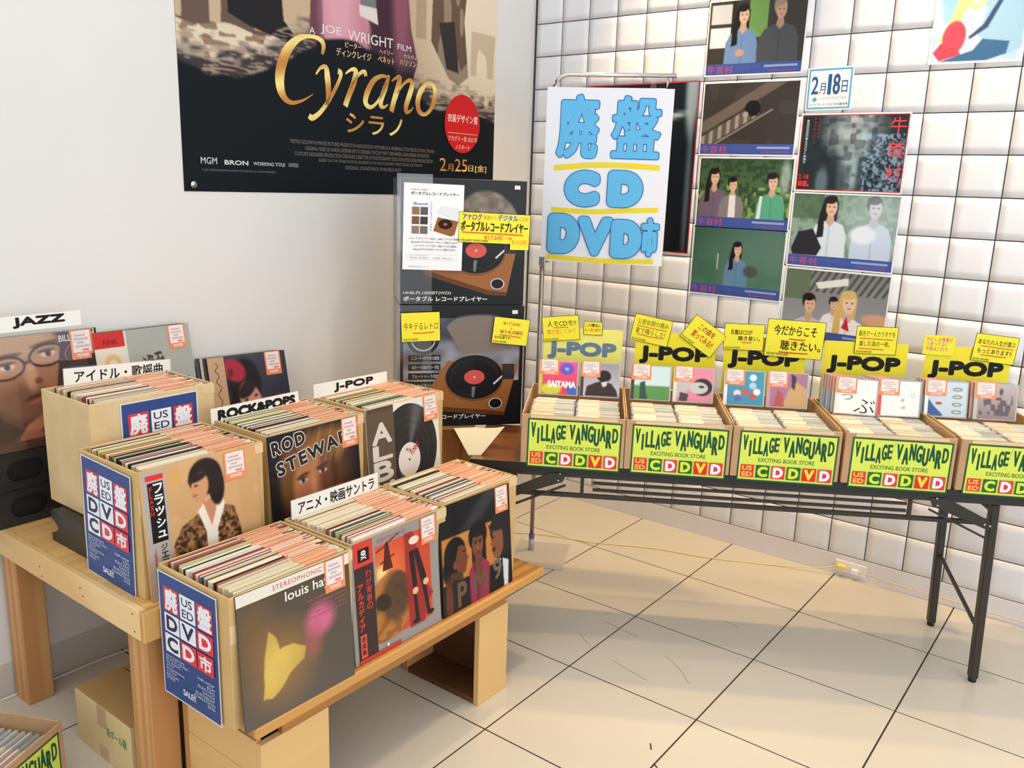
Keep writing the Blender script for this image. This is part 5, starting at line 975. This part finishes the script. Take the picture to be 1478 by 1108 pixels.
p.text('2', .766, .838, .792, .893, gold, .0); p.text('月', .797, .862, .822, .893, gold, .0); p.text('25', .828, .838, .880, .893, gold, .0); p.text('日[金]', .885, .860, .965, .895, gold, .0)
bn = p.build('film_banner', Matrix.Translation((WA+.0014, BX0, BZ0)) @ Matrix.Rotation(math.radians(90), 4, 'Z'), PG, .0012)
tag(bn, 'large black and gold film banner with a red award disc on the plain wall', 'banner')
tube('grommet', CHROME, [(.030, -.0008-.005, .022), (.030, -.0112, .022)], .011, bn, n=16)

# ------------------------------------------------------------------ floor-level things
ob = empty('power_outlet', Matrix.Translation((1.665, -.0045, .018)), 'white double power outlet low on the tiled wall with two plugs', 'outlet')
box('wall_plate', WHITE, (0, .125, -.006, 0, 0, .050), ob, bev=.002)
box('plug', mat('ivory_plug', (236, 214, 120), .4), (.010, .048, -.028, -.0062, .014, .036), ob, bev=.004); box('plug', WHITE, (.070, .098, -.026, -.0062, .010, .030), ob, bev=.003)
CB = mat('cream_cable', (226, 206, 158), .5)
def smooth(pts, n=6):
    P = [Vector(q) for q in pts]; out = []
    for i in range(len(P)-1):
        p0, p1, p2, p3 = P[max(i-1, 0)], P[i], P[i+1], P[min(i+2, len(P)-1)]
        for k in range(n):
            t_ = k/n; out.append(.5*((2*p1)+(p2-p0)*t_+(2*p0-5*p1+4*p2-p3)*t_*t_+(3*p1-p0-3*p2+p3)*t_**3))
    return out+[P[-1]]
o = tube('power_cable', CB, smooth([(1.672, -.020, .043), (1.60, -.05, .022), (1.45, -.10, .004), (1.2, -.22, .0032), (.95, -.30, .0032), (.72, -.42, .0032), (.5, -.50, .0032), (.30, -.62, .0032), (.1, -.70, .0032)]), .0026); tag(o, 'thin cream cable running left along the floor from the wall outlet', 'cable')
o = tube('power_cable', CB, smooth([(1.768, -.022, .036), (1.80, -.03, .046), (1.86, -.02, .040), (1.95, -.012, .030), (2.10, -.010, .028), (2.4, -.008, .022), (2.8, -.008, .014)]), .0026); tag(o, 'thin cream cable running right along the white plinth', 'cable')
o = tube('power_cable', WHITE, smooth([(.006, -2.62, .004), (.012, -2.40, .004), (.012, -2.30, .004), (.03, -2.15, .004), (.03, -1.9, .004)]), .003); tag(o, 'white cable lying along the grey baseboard under the low table', 'cable')
# closed carton under the low table
cx = empty('carton', frame((0.355, -2.558, 0), 0), 'closed pale cardboard carton with small green print under the low table', 'box')
PC = mat('pale_yellow_card', (226, 204, 152), .7, grain='noise', scale=8, col2=(216, 192, 138))
for q in ((0, .29, 0, .003, 0, .16), (0, .29, .277, .28, 0, .16), (0, .003, .0032, .2768, 0, .16), (.287, .29, .0032, .2768, 0, .16)): box('side_panel', PC, q, cx, bev=.001)
FLP = mat('brown_flap', (176, 142, 88), .75); box('flap', FLP, (.001, .289, .001, .138, .1605, .1635), cx, bev=.0008); box('flap', FLP, (.001, .289, .142, .279, .1605, .1635), cx, bev=.0008)
box('tape', TAPEB, (.120, .165, -.0006, -.0001, .10, .16), cx); box('tape', TAPEB, (.120, .165, -.0006, -.0001, .0, .04), cx)
p = Pr(.10, .028, (226, 204, 152)); p.rect(0, 0, 1, 1, (226, 204, 152)); p.text('段ボール箱', .0, .0, 1, 1, (70, 140, 96), .03); p.build('green_print', Matrix.Translation((.165, -.0008, .085)), PM_, .0003, cx)
# dark lidded box filling the near-black area beside the bench
db = empty('dark_box', frame((0.655, -2.470, 0), 0), 'dark lidded box under the low table beside the bench', 'crate')
box('body', BLKP, (0, .13, 0, .35, 0, .26), db, bev=.004); box('lid', BLKP, (-.003, .133, -.003, .353, .2605, .285), db, bev=.003)
# CD box on the floor at the lower left
CM2 = frame((0.668, -2.976, 0.0), 116.3)
dx = empty('cd_box', CM2, 'cardboard CD box on the floor at the lower left, yellow-green shop sheet on its front', 'box', 'cardboard CD boxes')
for q, nme in (((0, .345, 0, .005, 0, .185), 'front_panel'), ((0, .345, .30, .305, 0, .185), 'back_panel'), ((0, .005, .0054, .2996, 0, .185), 'side_panel'), ((.340, .345, .0054, .2996, 0, .185), 'side_panel'), ((.0055, .3395, .0055, .2995, 0, .03), 'bottom_panel')): box(nme, CARDB, q, dx, bev=.0018)
o = D.objects.new('shop_sheet', VM); link(o, dx, Matrix.Translation((0.022, -0.0012, 0.0))); o['label'] = 'yellow-green shop sheet with green border'
rs = random.Random(99)
for c, x0 in enumerate((0.024, 0.180)):
    for k in range(12):
        q = D.objects.new('cd_case', rs.choice(CM)); link(q, None, CM2 @ Matrix.Translation((x0, .012+k*.0205, .031)) @ Matrix.Rotation(math.radians(-9), 4, 'X')); tag(q, 'one of the CDs in the box on the floor', 'cd', 'CDs in the floor box')
        sl = D.objects.new('price_slip', cdslip); link(sl, q, Matrix.Translation((.003, 0, 0)))
# scuffs on the floor tiles
SCUFF = mat('scuff_brown', (120, 100, 84), .8)
for k, pts in enumerate([
[(1.119, -1.141, 0.0), (1.158, -1.166, 0.0), (1.194, -1.189, 0.0)] ,
[(1.424, -1.072, 0.0), (1.499, -1.116, 0.0), (1.565, -1.179, 0.0)] ,
[(1.297, -1.216, 0.0), (1.377, -1.235, 0.0), (1.451, -1.249, 0.0)] ,
[(1.137, -1.0, 0.0), (1.221, -1.014, 0.0), (1.286, -1.024, 0.0)] ,
[(1.475, -0.702, 0.0), (1.514, -0.71, 0.0), (1.54, -0.723, 0.0)] ,
[(1.616, -1.534, 0.0), (1.631, -1.557, 0.0)] ,
[(1.667, -1.609, 0.0), (1.682, -1.616, 0.0)] ,
]):
    o = tube('scuff_mark', SCUFF if k < 5 else BLKE, smooth(pts, 4) if len(pts) > 2 else pts, .0007 if k < 5 else .0022, fl)
